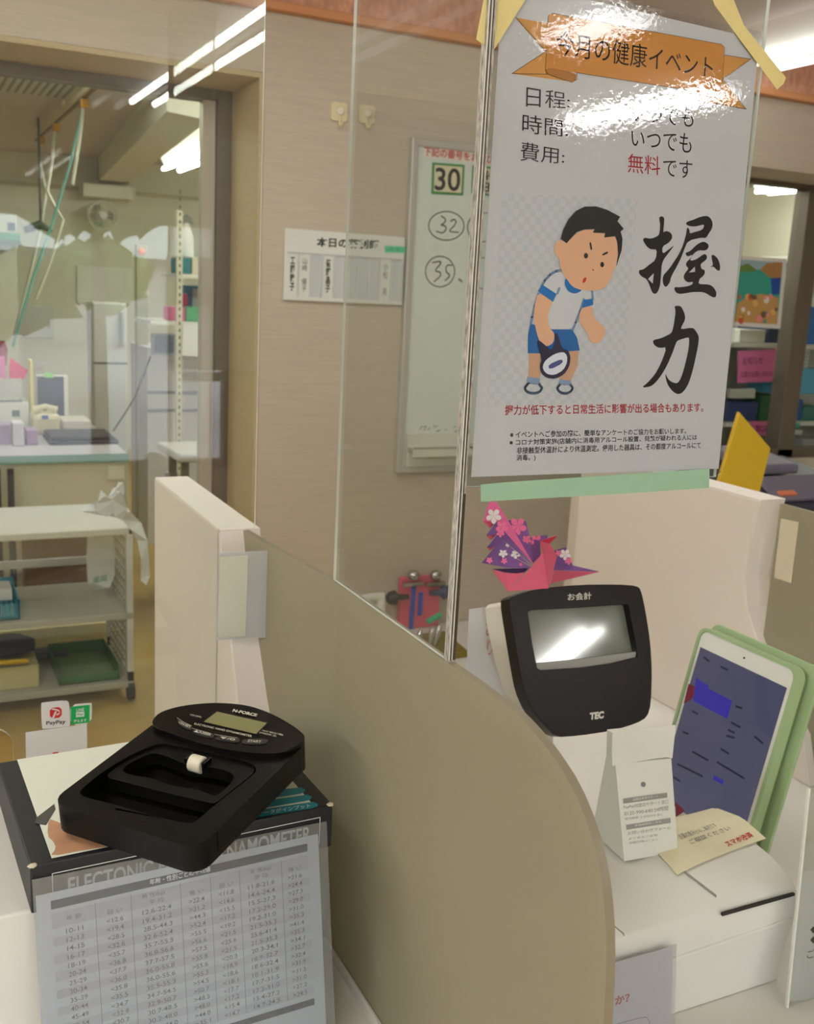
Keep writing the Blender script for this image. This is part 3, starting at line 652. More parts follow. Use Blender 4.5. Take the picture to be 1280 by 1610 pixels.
for a in ([(410, 578), (370, 585), (320, 615), (280, 660), (258, 700)], [(232, 760), (200, 860), (180, 950), (170, 1000)], [(380, 760), (395, 720)], [(590, 805), (560, 900), (525, 990), (503, 1048)], [(655, 740), (660, 810)]): q.stroke(PS, u_(a), .0018, .0007)
for cx_, cy_, w_ in ((190, 1505, 68), (440, 1505, 60)): q.stroke(PS, u_([(cx_+w_*math.cos(i*PI/10)*(1 if math.sin(i*PI/10) > -.3 else .85), cy_+46*math.sin(i*PI/10)) for i in range(20)]), .0018, .0007, True)
q.flat(B([(148, 1418), (248, 1435), (238, 1480), (190, 1482), (140, 1455)], .0008, 0)); q.flat(B([(400, 1440), (492, 1452), (488, 1482), (440, 1490), (395, 1470)], .0008, 0))
q.build('drawn_shoes_and_outline', LBL, t)
q = M(); q.flat(B([(262, 690), (378, 765), (350, 828), (232, 745)], .0009, 0)); q.flat(B([(592, 812), (665, 803), (668, 852), (580, 875)], .0009, 0))
q.flat(B([(448, 640), (440, 690), (470, 745), (520, 765), (570, 745), (582, 722), (530, 722), (490, 695), (465, 655)], .0009)); q.build('drawn_trim', BLU, t)
q = M(); q.flat(B([(232, 748), (350, 825), (325, 880), (305, 940), (320, 1030), (365, 1080), (355, 1150), (310, 1180), (255, 1165), (225, 1090), (200, 980), (202, 870)], .0008))
q.flat(B([(575, 878), (660, 858), (672, 950), (715, 995), (760, 1030), (762, 1080), (735, 1130), (700, 1160), (660, 1155), (632, 1120), (625, 1075), (570, 1010), (552, 950)], .0008)); q.build('drawn_arms', SKIN, t)
q = M()
q.flat(B([(465, 355), (412, 335), (375, 355), (358, 400), (365, 450), (400, 480), (405, 540), (430, 610), (490, 690), (540, 725), (600, 738), (700, 738), (760, 715), (800, 660), (835, 570), (865, 480), (862, 380), (840, 300), (700, 255), (560, 260)], .001)); q.build('drawn_face', SKIN, t)
q = M(); q.flat(B([(458, 365), (412, 330), (430, 260), (470, 180), (530, 110), (600, 75), (690, 72), (780, 100), (882, 155), (860, 190), (910, 250), (885, 272), (900, 330), (893, 420), (850, 550), (865, 450), (858, 350), (845, 308), (755, 320), (762, 285), (665, 280), (680, 252), (600, 255), (540, 275), (490, 325)], .0012, 0)); q.build('drawn_hair', HAIR, t)
q = M()
for x, y, a, b in ((611, 463, 17, 22), (739, 533, 15, 21)): q.flat(B([(x+a*math.cos(i*PI/6), y+b*math.sin(i*PI/6)) for i in range(12)], .0012, 0))
q.flat(B([(638, 360), (650, 352), (662, 415), (648, 420)], .0012)); q.flat(B([(738, 450), (782, 428), (788, 442), (742, 464)], .0012)); q.build('drawn_eyes', HAIR, t)
q = M(); q.flat(B([(582, 672), (592, 640), (615, 632), (612, 660), (596, 680)], .0012)); q.flat(B([(658, 578), (668, 566), (676, 582)], .0012, 0)); q.build('drawn_mouth', mat('print_red', (190, 50, 40), .7), t)
q = M(); q.flat(B([(245, 1330), (262, 1285), (222, 1140), (240, 1130), (300, 1180), (340, 1215), (372, 1140), (358, 1085), (385, 1070), (420, 1195), (470, 1210), (490, 1270), (478, 1340), (440, 1400), (370, 1438), (300, 1430), (255, 1390)], .0012)); q.build('drawn_gripper', NAVY, t)
q = M(); q.flat(B([(268, 1335), (290, 1290), (360, 1240), (430, 1222), (462, 1250), (462, 1310), (430, 1370), (360, 1408), (305, 1400), (275, 1370)], .0014)); q.build('drawn_dial', mat('print_pale', (206, 216, 236), .7), t)
q = M(); q.flat(B([(312, 1325), (420, 1278), (430, 1312), (322, 1365)], .0016)); q.build('drawn_display', mat('print_indigo', (66, 78, 130), .7), t)
# tapes on the poster
YT = mat('masking_tape', (236, 222, 156), .75, bump=(400, .3)); GT = mat('curing_tape', (164, 206, 178), .6, bump=(500, .4, (.2, 1, 6)))
q = M(); q.prism(pp([(749, 62), (770, -50), (850, -50), (825, 2), (775, 81)], .0022), -PS.n*.0003); tag(q.build('masking_tape', YT), 'pale yellow masking tape over the upper left poster corner', 'tape', 'masking tapes')
q = M(); q.prism(pp([(1124, 8), (1100, -60), (1130, -60), (1170, 40), (1236, 122), (1232, 132), (1222, 141)], .0022), -PS.n*.0003); tag(q.build('masking_tape', YT), 'pale yellow masking tape over the upper right poster corner', 'tape', 'masking tapes')
q = M(); e = [(756, 762), (800, 758), (1116, 737), (1115, 767), (1000, 775), (756, 789)]
q.prism(pp(e, .0022), -PS.n*.0004); tag(q.build('curing_tape', GT), 'pale green ribbed tape along the bottom of the event poster', 'tape')

# ------------------------------------------------------------------ till display with paper crane
TS = Surf(AY(905, 1040, .82), (1, 0, 0), (0, math.sin(.372), math.cos(.372)))
dx = lambda pts, c=0.0: [TS.px(*p, c) for p in tr(pts, 680, 760, .328125)]
TB = mat('display_black', (24, 19, 18), .3, spec=.22); TW = mat('display_ivory', (226, 220, 204), .45)
t = thing('till_display', (TS.o[0], .9, CT), 'dark till customer display with a grey window, carrying the paper crane', 'display')
bz = chk([(365, 560), (385, 540), (500, 505), (700, 485), (900, 484), (978, 490), (1000, 508), (1022, 610), (1045, 760), (1053, 900), (1048, 1060), (1030, 1120), (980, 1150), (860, 1186), (700, 1210), (590, 1217), (530, 1150), (480, 1090), (440, 1000), (420, 900), (390, 720)], 1)
wn = [(458, 618), (470, 608), (700, 594), (930, 578), (940, 584), (962, 700), (986, 815), (982, 832), (860, 862), (720, 882), (520, 895), (503, 886), (478, 760)]
q = M(); q.prism(dx(bz), -TS.n*.018, holes=[dx(wn)]); q.build('bezel', TB, t, bevel=.0022, seg=3, smooth=True)
q = M(); q.prism(dx([(420, 560), (1000, 560), (1020, 930), (460, 930)], -.0095), -TS.n*.002); q.build('screen', mat('screen_glass', (112, 118, 106), .06, spec=.9), t)
q = M(); q.prism(dx([(488, 862), (700, 842), (985, 805), (990, 835), (860, 870), (720, 890), (510, 905)], -.0035), -TS.n*.005); q.build('window_ledge', mat('ledge_grey', (150, 150, 144), .4), t)
q = M(); q.text('お会計', dx([(648, 527), (762, 520), (762, 556), (648, 562)], .0006), .015); q.text('TEC', dx([(755, 1099), (823, 1090), (820, 1126), (753, 1134)], .0006), .06); q.build('lettering', mat('display_lettering', (226, 222, 214), .5), t)
q = M()
for i in range(6):
    x = 545+i*72; S_ = [(x, 985-i*6), (x+45, 980-i*6), (x+52, 1070-i*8), (x+8, 1078-i*8)]
    q.stroke(TS, [TS.uv(*p) for p in tr(S_, 680, 760, .328125)], .0011, .0003, True)
q.build('faint_digits', mat('display_ghost', (27, 22, 21), .3, spec=.22), t)
bk = [(345, 590), (380, 555), (980, 505), (1010, 600), (1030, 1080), (960, 1130), (600, 1190), (500, 1090), (430, 960)]
q = M(); q.prism(dx(chk(bk, 1), -.018), -TS.n*.045); q.build('rear_housing', TW, t, bevel=.006, seg=3, smooth=True)
px_ = AY(850, 1080, .87)
q = M(); q.cyl((px_[0]+.005, .87, CT+.012), (px_[0]+.005, .87, px_[2]), .014, 20); q.build('pole', TW, t, smooth=True)
q = M(); q.prism([(px_[0]-.06, .84, CT), (px_[0]+.07, .84, CT), (px_[0]+.07, .96, CT), (px_[0]-.06, .96, CT)], (0, 0, .013)); q.build('base', TW, t, bevel=.003)
NS = Surf(AY(760, 1020, .915), (1, 0, 0), (0, .05, 1))
t = thing('paper_notice', tuple(NS.P(0, -.06)), 'white paper notice behind the till display, close to the glassy corner edge', 'notice')
q = M(); q.prism([NS.px(*p) for p in ((738, 958), (800, 950), (815, 1180), (728, 1180))], -NS.n*.0004); q.build('sheet', PAPER, t)
q = M(); q.text('お\nり', [NS.px(*p, .0004) for p in ((764, 975), (778, 975), (778, 1030), (764, 1030))]); q.build('lettering', mat('pale_red_ink', (226, 160, 150), .8), t)

# origami crane
t = thing('paper_crane', AY(830, 930, .83), 'pink and purple folded paper crane perched on the till display', 'paper crane')
PK = mat('origami_pink', (214, 94, 120), .75); PL = mat('origami_purple', (126, 84, 152), .75, var=(25, .25)); PKL = mat('origami_light', (236, 112, 168), .75); FW_ = mat('origami_white', (246, 238, 240), .75); FP = mat('origami_flower', (250, 124, 172), .75)
def cr(x, y, d): return AY(740+x*.1641, 780+y*.1641, .850+d)
def fold(name, m, *vs, parent=None):
    q = M(); q.flat([cr(*v) for v in vs]); return q.build(name, m, parent or t, solid=.0005)
fold('body_panel', PK, (360, 910, 0), (575, 690, .004), (690, 540, .002), (745, 885, -.012))
fold('body_panel', PK, (205, 705, .012), (330, 735, .010), (440, 742, .006), (520, 730, .004), (360, 910, 0))
fold('neck', PK, (665, 430, .000), (757, 455, .006), (828, 570, .008), (745, 885, -.012), (690, 540, .002))
fold('head', mat('origami_rose', (208, 48, 84), .75), (665, 430, .000), (832, 376, .004), (757, 455, .006))
fold('tail', PK, (800, 712, .012), (1232, 727, .03), (765, 838, 0.004)); fold('tail', PL, (790, 708, .012), (830, 690, .020), (980, 665, .026), (1230, 724, .03))
def patterned(name, m, vs, flowers):
    o = fold(name, m, *vs); a, b, c = [cr(*v) for v in vs[:3]]; n = nrm(np.cross(b-a, c-a))
    if np.dot(n, CO-a) < 0: n = -n
    for x, y, r, mm in flowers:
        q = M()
        for k_ in range(5):
            th = 2*PI*k_/5+.3; pts = []
            for i in range(9):
                ph = -1+2*i/8; rr = r*(.42+.58*math.cos(ph*1.25)); pts.append((x+rr*math.cos(th+ph*.58), y+rr*math.sin(th+ph*.58)))
            q.flat([AP(740+px_*.1641, 780+py_*.1641, a+n*(.0005+.0001*k_), n) for px_, py_ in [(x, y)]+pts])
        q.build('blossom_print', mm, o)
patterned('wing_pleat', PL, [(355, 230, .024), (528, 240, .028), (575, 440, .02), (600, 640, .01)], [(450, 290, 88, FP), (535, 420, 45, FP)])
patterned('wing_pleat', PL, [(575, 395, .024), (735, 372, .026), (735, 410, .024), (665, 450, .02), (668, 570, .014), (600, 640, .01)], [(630, 430, 60, FP), (640, 530, 40, FP)])
patterned('wing', PL, [(805, 520, .012), (912, 490, .018), (975, 662, .016), (980, 690, .014), (800, 706, .010)], [(905, 560, 55, FW_), (940, 622, 38, FP), (840, 545, 30, FP)])
fold('wing_fold', PK, (120, 238, .012), (245, 242, .018), (182, 306, .012)); fold('wing_fold', PK, (150, 380, .010), (250, 368, .016), (195, 418, .010)); fold('wing_fold', PK, (155, 494, .008), (235, 485, .014), (186, 520, .008))
patterned('wing_pleat', PKL, [(180, 55, .018), (245, 55, .020), (360, 235, .016), (600, 650, .006), (245, 250, .012), (120, 238, .010)], [(222, 192, 75, FW_)])
patterned('wing_pleat', PL, [(245, 245, .011), (595, 658, .004), (250, 370, .008), (150, 380, .008)], [(300, 300, 62, FP), (285, 355, 40, FP)])
patterned('wing_pleat', PL, [(250, 372, .010), (582, 668, .003), (235, 487, .007), (155, 495, .006)], [(355, 468, 22, FW_)])
patterned('wing_pleat', PL, [(235, 485, .008), (575, 678, .002), (560, 692, .0015), (340, 686, .004), (105, 640, .006)], [(312, 548, 44, FW_), (430, 556, 46, FW_), (180, 616, 32, FP), (322, 622, 32, FP), (480, 655, 18, FP)])
fold('gap_shade', mat('origami_gap_shade', (58, 36, 84), .8), (200, 698, .014), (560, 690, .010), (520, 730, .008), (440, 740, .009), (330, 733, .012))  # dark piece paints the shade in the gap under the pleats

# ------------------------------------------------------------------ slip printer, card stand, leaflet, tablet
XR = .668
t = thing('slip_printer', (.52, .66, CT), 'white dome topped slip printer with a black slot in its front', 'printer')
PWH = mat('printer_white', (236, 236, 230), .38)
prof = chk([(.567, -.5745), (.5665, -.555), (.562, -.53), (.557, -.50), (.557, -.49), (.560, -.481), (.572, -.473), (.598, -.4655), (.648, -.4655), (.69, -.478), (.73, -.505), (.755, -.545), (.76, -.5745)], 1, False)
q = M(); q.prism([(.40, y, Z(h_)) for y, h_ in prof], (XR-.40, 0, 0)); q.build('body', PWH, t, bevel=.006, seg=3, smooth=True)
def fy(h_):
    return .5575 if h_ > -.50 else .5575+.0095*(-.50-h_)/.055
q = M(); s0, s1 = AY(1136, 1437, .556), AY(1249, 1407, .556); q.box(s0[0], min(s1[0], XR-.004), .5555, .5578, (s0[2]+s1[2])/2-.0012, (s0[2]+s1[2])/2+.0012); q.build('paper_slot', BLACK, t)
GS = mat('seam_grey', (168, 168, 164), .6)
q = M(); q.box(.575, .5756, .5588, .64, Z(-.4672), Z(-.4649)); q.build('lid_seam', GS, t)
q = M(); q.tube([(.487, .5585, Z(-.492)), (.486, .562, Z(-.4795)), (.474, .578, Z(-.4700)), (.452, .61, Z(-.4650))], .0007, 6); q.build('cover_seam', GS, t)
# lower cover lip across the front
q = M(); q.prism([(.42, .5566, Z(-.5165)), (XR-.004, .5566, Z(-.506)), (XR-.004, .5566, Z(-.5095)), (.42, .5566, Z(-.520))], (0, .006, 0)); q.build('cover_lip', PWH, t, bevel=.0008)
KS = Surf(AY(1020, 1345, .626), (1, .06, 0), (0, .16, 1))
t = thing('card_stand', tuple(KS.P(0, 0)), 'small white tent shaped card stand with grey print on top of the printer', 'stand')
kp = lambda pts, c=0.0: [KS.px(*p, c) for p in tr(pts, 900, 940, .296875)]
fr = [(228, 880), (275, 1397), (560, 1346), (525, 850)]
TWH = mat('stand_white', (232, 234, 226), .6)
f4 = kp(fr); bkv = V(.004, .052, 0); tpv = V(.004, .018, 0)
q = M(); q.idx(f4 + [f4[0]+tpv*1.0, f4[1]+bkv, f4[2]+bkv, f4[3]+tpv], [(0, 1, 2, 3), (7, 6, 5, 4), (0, 4, 5, 1), (3, 2, 6, 7), (1, 5, 6, 2), (0, 3, 7, 4)]); q.build('body', TWH, t, bevel=.0005)
q = M(); q.prism(kp([(215, 712), (545, 674), (545, 700), (530, 850), (490, 842), (212, 890), (210, 800)], .0012), -KS.n*.0009); q.build('flap', TWH, t)
q = M(); f5 = kp([(222, 722), (540, 690), (528, 840), (228, 880)], .0); q.idx(f5+[f5[0]+V(0, .01, 0), f5[1]+V(0, .01, 0), f5[2]+tpv, f5[3]+tpv], [(0, 1, 2, 3), (4, 7, 6, 5), (0, 4, 5, 1), (1, 5, 6, 2), (2, 6, 7, 3), (3, 7, 4, 0)]); q.build('upper_wedge', TWH, t)
q = M(); q.flat(kp([(268, 1064), (502, 1032), (503, 1058), (270, 1090)], .0004)); q.flat(kp([(285, 1203), (520, 1166), (521, 1192), (287, 1228)], .0004)); q.build('grey_bar', mat('print_midgrey', (150, 152, 148), .7), t)
q = M()
for s_, a in (('PayPay加盟店サポート窓口', [(272, 1098), (508, 1068), (508, 1092), (273, 1122)]), ('0120-990-640 24時間', [(275, 1130), (508, 1102), (509, 1126), (276, 1156)]), ('受付時間 土日祝日を含む', [(278, 1165), (480, 1140), (480, 1152), (279, 1178)]),
              ('お問い合わせフォーム', [(292, 1238), (520, 1206), (521, 1224), (294, 1258)]), ('よくあるご質問', [(298, 1270), (450, 1250), (450, 1262), (298, 1283)]), ('加盟店様はこちら', [(300, 1292), (455, 1272), (455, 1284), (300, 1305)])): q.text(s_, kp(a, .0005))
q.build('lettering', mat('print_lightgrey', (165, 168, 164), .7), t)
q = M(); q.text('加盟店専用サポート', kp([(320, 1062), (455, 1043), (455, 1056), (320, 1076)], .0006)); q.text('管理画面はこちら', kp([(330, 1200), (470, 1178), (470, 1190), (330, 1212)], .0006)); q.flat(kp([(370+13*math.cos(i*PI/6), 988+14*math.sin(i*PI/6)) for i in range(12)], .0004)) if False else None
q.build('bar_lettering', TWH, t)
q = M(); q.flat([KS.px(900+.2969*(376+13*math.cos(i*PI/6)), 940+.2969*(988+14*math.sin(i*PI/6)), .0004) for i in range(12)]); q.build('round_seal', GREYINK, t)
# paper slip curling over the printer's back
def dome(y):
    a = [(.557, -.49), (.572, -.473), (.598, -.4655), (.648, -.4655), (.69, -.478), (.73, -.505), (.755, -.545)]
    return np.interp(y, [p[0] for p in a], [p[1] for p in a])
t = thing('leaflet', (.62, .63, Z(-.46)), 'cream leaflet with small print draped over the top of the printer', 'leaflet')
q = M(); nu, nv = 10, 8; vs = []
def lf(a, b, c=0.0):
    x = .565+.115*a+.016*b; y = .597+.085*b+.016*a-.01*(a-.5)**2; return (x, y, Z(dome(y))+.0012+.004*max(0, a-.75)+c)
for j in range(nv+1):
    for i in range(nu+1): vs.append(lf(i/nu, j/nv))
q.idx(vs, [(j*(nu+1)+i, j*(nu+1)+i+1, (j+1)*(nu+1)+i+1, (j+1)*(nu+1)+i) for j in range(nv) for i in range(nu)])
q.build('sheet', mat('leaflet_cream', (240, 234, 200), .6), t, solid=.0004)
q = M()
for s_, a0, a1, b0, b1 in (('お薬の飲み方のご案内です', .30, .72, .42, .52), ('ご相談ください', .34, .8, .30, .38)):
    q.text(s_, [lf(a0, b1, .0006), lf(a1, b1, .0006), lf(a1, b0, .0006), lf(a0, b0, .0006)])
q.build('lettering', GREYINK, t)
q = M(); q.text('スマホ決済', [lf(.62, .16, .0006), lf(.92, .18, .0006), lf(.92, .08, .0006), lf(.62, .06, .0006)], .02); q.build('red_lettering', REDINK, t)
# tablet facing across the counter
tb = .215
US = Surf(AX(1172, 1058, .795), (0, -1, 0), (math.sin(tb), 0, math.cos(tb)))
ip = lambda pts, c=0.0: [US.px(*p, c) for p in tr(pts, 900, 940, .296875)]
tlu, tru = US.uv(1105, 990), US.uv(1252, 1056)
u0, u1, v1 = tlu[0], tru[0], (tlu[1]+tru[1])/2; v0 = -(US.o[2]-CT)/US.v[2]+.008
t = thing('tablet', tuple(US.P((u0+u1)/2, v0)), 'white upright tablet in a green case, leaning behind the printer', 'tablet')
GR = mat('case_green', (164, 188, 142), .5); GRD = mat('case_green_dark', (112, 142, 84), .5)
q = M(); q.prism([US.P(*p, .0) for p in rrect(u0, u1, v0, v1, .010)], -US.n*.006); q.build('body', mat('tablet_white', (236, 236, 228), .3), t, bevel=.001)
so = [US.uv(*p) for p in tr([(680, 262), (1138, 475)], 900, 940, .296875)]
su0, su1, sv1 = so[0][0], so[1][0], (so[0][1]+so[1][1])/2; sv0 = v0+.02
q = M(); q.prism([US.P(*p, .0006) for p in ((su0, sv0), (su1, sv0), (su1, sv1), (su0, sv1))], -US.n*.0005); scn = q.build('screen', mat('tablet_screen', (26, 28, 38), .12, emit=(92, 92, 120), es=.55), t)
for a in ([(655, 425), (722, 465), (720, 480), (845, 545), (820, 640), (640, 545)], [(748, 940), (802, 965), (796, 990), (745, 962)]): q = M(); q.flat(ip(a, .0009)); q.build('blue_panel', mat('ui_blue', (20, 20, 80), .2, emit=(58, 52, 170), es=.6), scn)
for a in ([(545, 1080), (595, 1125), (580, 1140), (548, 1160)], [(615, 455), (650, 470), (640, 530), (590, 560)]): q = M(); q.flat(ip(a, .0009)); q.build('red_panel', mat('ui_red', (60, 10, 20), .2, emit=(130, 40, 60), es=.45), scn)
q = M(); UD = mat('ui_dark', (14, 15, 24), .2, emit=(38, 38, 62), es=.5)
for a in ([(790, 365), (825, 382)], [(845, 660), (890, 685)], [(830, 700), (860, 715)], [(820, 730), (860, 742)], [(870, 575), (900, 585)], [(590, 710), (615, 720)], [(640, 600), (665, 615)], [(560, 880), (690, 945)], [(770, 870), (910, 955)], [(540, 950), (570, 970)], [(790, 800), (830, 825)], [(640, 815), (720, 860)], [(970, 735), (1010, 770)], [(700, 315), (725, 335)]):
    q.stroke(US, [US.uv(*p) for p in tr(a, 900, 940, .296875)], .0022, .0009)
q.build('screen_text', UD, scn)
q = M(); q.cyl(US.P((u0+u1)/2, v1-.0095, .0002), US.P((u0+u1)/2, v1-.0095, .0006), .0012, 12); q.build('camera_lens', BLACK, t)
q = M(); q.prism([US.P(*p, .0015) for p in rrect(u0-.004, u1+.005, v0-.007, v1+.004, .013)], -US.n*.012, holes=[[US.P(*p, .0015) for p in rrect(u0-.0002, u1+.0002, v0, v1+.0002, .010)]]); q.build('case', GR, t, bevel=.0015)
q = M(); q.prism([US.P(*p, -.0105) for p in rrect(u0-.004, u1+.005, v0-.007, v1+.004, .013)], -US.n*.002); q.build('case_back', GRD, t)
q = M(); q.prism([US.P(*p, -.016) for p in rrect(u0-.004, u1+.016, v0-.006, v1+.010, .012)], -US.n*.004); q.build('case_flap', GR, t, bevel=.001)
q = M()
for i in range(9): q.obox(US.P(u0-.0045, v1-.022-i*.006, -.006), US.u*.0008, US.v*.003, US.n*.003)
q.build('case_vent', GRD, t)

# white cards at the near edge of the right booth
ES = Surf(AY(1050, 1550, .549), (1, 0, 0), (0, .06, 1))
ep = lambda pts, c=0.0: [ES.px(*p, c) for p in pts]
t = thing('question_card', tuple(ES.P(0, -.04)), 'white card with red letters leaning on the printer front', 'card')
q = M(); q.prism(ep([(880, 1538), (1058, 1489), (1054, 1618), (880, 1664)]), -ES.n*.0006); q.build('sheet', PAPER, t)
q = M(); q.text('どうですか？', ep([(905, 1580), (990, 1561), (990, 1575), (905, 1597)], .0004), .03); q.build('lettering', mat('card_red', (214, 82, 58), .7), t)
q = M(); q.stroke(ES, [ES.uv(*p) for p in ((960, 1617), (965, 1611), (1005, 1600), (1016, 1599), (1021, 1606), (1021, 1625))], .0005, .0004); q.build('button_outline', GREYINK, t)
q = M(); q.prism(ep([(930, 1522), (1064, 1484), (1061, 1620), (930, 1655)], .0012), -ES.n*.0004); q.build('sleeve', clear('card_sleeve', (240, 240, 242), .05, .1, haze=.1), t)
HS = Surf(AY(1262, 1480, .538), (1, 0, 0), (0, 0, 1))
hp_ = lambda pts, c=0.0: [HS.px(*p, c) for p in pts]
t = thing('notice_stand', tuple(HS.P(0, -.06)), 'white notice with black diamond bullets in a clear stand at the right edge', 'notice')
q = M(); q.prism(hp_([(1260, 1372), (1400, 1340), (1380, 1560), (1240, 1575)]), -HS.n*.0006); q.build('sheet', PAPER, t)
q = M(); q.prism(hp_([(1272, 1240), (1420, 1200), (1384, 1590), (1237, 1585)], .002), -HS.n*.0015); q.build('clear_front', clear('stand_plastic', (240, 242, 240), .05, .03), t)
q = M(); a = hp_([(1272, 1240), (1275, 1240), (1240, 1585), (1237, 1585)], .0024); q.prism(a, -HS.n*.002); q.build('clear_edge', AEDGE, t)
q = M()
for y in (1462, 1478): q.flat(hp_([(1279, y-6), (1283, y), (1279, y+6), (1274, y)], .0004))
q.text('ご相談', hp_([(1269, 1494), (1310, 1486), (1310, 1500), (1269, 1508)], .0004)); q.build('lettering', INK, t)

# ------------------------------------------------------------------ things on the back wall
YB = YW-.001
for a, lab in (((520, 160, 545, 192), 'cream square stick-on hook, left of the pair on the wall, behind the sheet edge'), ((562, 165, 590, 195), 'cream square stick-on hook, right of the pair on the wall')):
    p0, p1 = AY(a[0], (a[1]+a[3])/2, YB), AY(a[2], (a[1]+a[3])/2, YB); cx_, cz_ = (p0[0]+p1[0])/2, AY((a[0]+a[2])/2, (a[1]+a[3])/2, YB)[2]; hw = .026
    t = thing('wall_hook', (cx_, YB, cz_-.04), lab, 'hook', 'stick-on wall hooks'); HC = mat('hook_cream', (228, 216, 178), .5)
    q = M(); q.prism([(cx_+x, YB-.006, cz_+z) for x, z in rrect(-hw, hw, -hw, hw, .008)], (0, .006, 0)); q.build('plate', HC, t, bevel=.001)
    q = M(); q.lathe((cx_, YB-.006, cz_+.002), (0, -1, 0), [(.013, 0), (.013, .006), (.010, .010), (0.002, .011)], 20); q.build('boss', mat('hook_cap', (236, 230, 208), .35), t, smooth=True)
    q = M(); q.tube([(cx_, YB-.008, cz_-.010), (cx_, YB-.010, cz_-.03), (cx_, YB-.018, cz_-.042), (cx_, YB-.030, cz_-.040), (cx_, YB-.034, cz_-.03)], .004, 8); q.build('hook', HC, t, smooth=True)
# staff board
WS = Surf((1.24, YB-.012, Z(.06)), (1, 0, 0), (0, 0, 1))
wp = lambda pts, c=0.0: [WS.px(*p, c) for p in tr(pts, 440, 350, .16016)]
t = thing('staff_board', tuple(WS.P(0, -.1)), 'white staff board with ten name slots under a heading, beside the whiteboard', 'board')
BWH = mat('board_white', (232, 234, 226), .5); SLOT = mat('board_slot', (206, 212, 212), .5)
c_ = [WS.uv(*p) for p in tr([(50, 62), (1250, 135), (1232, 805), (42, 768)], 440, 350, .16016)]
x0, x1 = (c_[0][0]+c_[3][0])/2, 1.430-WS.o[0]; z1, z0 = (c_[0][1]+c_[1][1])/2, (c_[2][1]+c_[3][1])/2
q = M(); q.obox(WS.P(x0, z0, -.011), WS.u*(x1-x0), WS.v*(z1-z0), WS.n*.011); q.build('board', BWH, t, bevel=.002)
sw = (x1-x0-.012)/10; zs = z1-(z1-z0)*.335; zb = z0+.012
NM = {0: ('工\n藤\n敦\n子', .03), 1: ('山\n崎\n \n優\n子', 0), 3: ('菅\n野\n晶\n子', .03), 8: ('小\n松\n \n亮', 0)}
for i in range(10):
    a = x0+.006+i*sw
    q = M(); q.prism([WS.P(*p, .0004) for p in ((a+.004, zb), (a+sw-.004, zb), (a+sw-.004, zs), (a+.004, zs))], -WS.n*.0003)
    s_ = q.build('name_slot', BWH if i in NM else SLOT, t)
    q = M(); q.prism([WS.P(*p, .004) for p in ((a+sw-.0042, zb), (a+sw-.001, zb), (a+sw-.001, zs), (a+sw-.0042, zs))], -WS.n*.004); q.prism([WS.P(*p, .004) for p in ((a+.001, zs), (a+sw-.001, zs), (a+sw-.001, zs+.003), (a+.001, zs+.003))], -WS.n*.004); q.build('slot_rail', SLOT, t)
    if i in NM:
        q = M(); q.text(NM[i][0], [WS.P(*p, .0008) for p in ((a+.011, zs-.012), (a+sw-.011, zs-.012), (a+sw-.011, zb+.016), (a+.011, zb+.016))], NM[i][1]); q.build('lettering', mat('board_ink', (52, 70, 60), .7), s_)
q = M(); q.text('本日の薬剤師', wp([(362, 140), (975, 172), (972, 264), (360, 238)], .0006), .03); q.build('lettering', mat('board_ink', (52, 70, 60), .7), t)
q = M(); q.flat(wp([(1030, 226), (1232, 236), (1230, 300), (1030, 292)], .0006)); g_ = q.build('green_label', mat('board_green', (96, 216, 166), .5), t)
q = M(); q.text('(在宅)', wp([(1052, 240), (1210, 246), (1208, 288), (1052, 282)], .0010)); q.build('lettering', mat('board_green_ink', (30, 130, 90), .7), g_)
# whiteboard
BX0, BX1, BZ1, BZ0 = 1.434, 2.15, Z(.462), Z(-.576)
t = thing('whiteboard', ((BX0+BX1)/2, 2.98, BZ0), 'tall whiteboard with circled queue numbers and a green framed 30, behind the poster', 'whiteboard')
BF = mat('board_frame', (206, 204, 196), .35, .4)
q = M(); q.box(BX0+.01, BX1-.01, YB-.016, YB, BZ0+.01, BZ1-.01); q.build('panel', mat('whiteboard_face', (226, 234, 226), .18), t)
q = M(); q.prism([(BX0, YB-.024, BZ0), (BX1, YB-.024, BZ0), (BX1, YB-.024, BZ1), (BX0, YB-.024, BZ1)], (0, .024, 0), holes=[[(BX0+.022, YB-.024, BZ0+.022), (BX1-.022, YB-.024, BZ0+.022), (BX1-.022, YB-.024, BZ1-.022), (BX0+.022, YB-.024, BZ1-.022)]]); q.build('frame', BF, t, bevel=.003)
q = M(); q.box(BX0+.03, BX1-.03, YB-.075, YB-.024, BZ0+.085, BZ0+.092); q.box(BX0+.03, BX1-.03, YB-.075, YB-.070, BZ0+.06, BZ0+.10); q.box(BX0+.03, BX1-.03, YB-.03, YB-.016, BZ0+.022, BZ0+.13); q.build('pen_tray', mat('tray_cream', (222, 218, 204), .5), t, bevel=.002)
NSf = Surf((1.6, YB-.0165, Z(.2)), (1, 0, 0), (0, 0, 1))
np_ = lambda pts, c=0.0: [NSf.px(*p, c) for p in tr(pts, 640, 200, .1739)]
q = M(); q.flat(np_([(150, 155), (900, 262), (890, 360), (145, 265)], .0004)); l_ = q.build('heading_label', mat('label_cream', (238, 228, 216), .6), t)
q = M(); q.text('下記の番号をお呼びします', np_([(155, 170), (985, 282), (980, 355), (150, 255)], .0008), .02); q.build('lettering', REDINK, l_)
GF = mat('card_green', (58, 138, 66), .6)
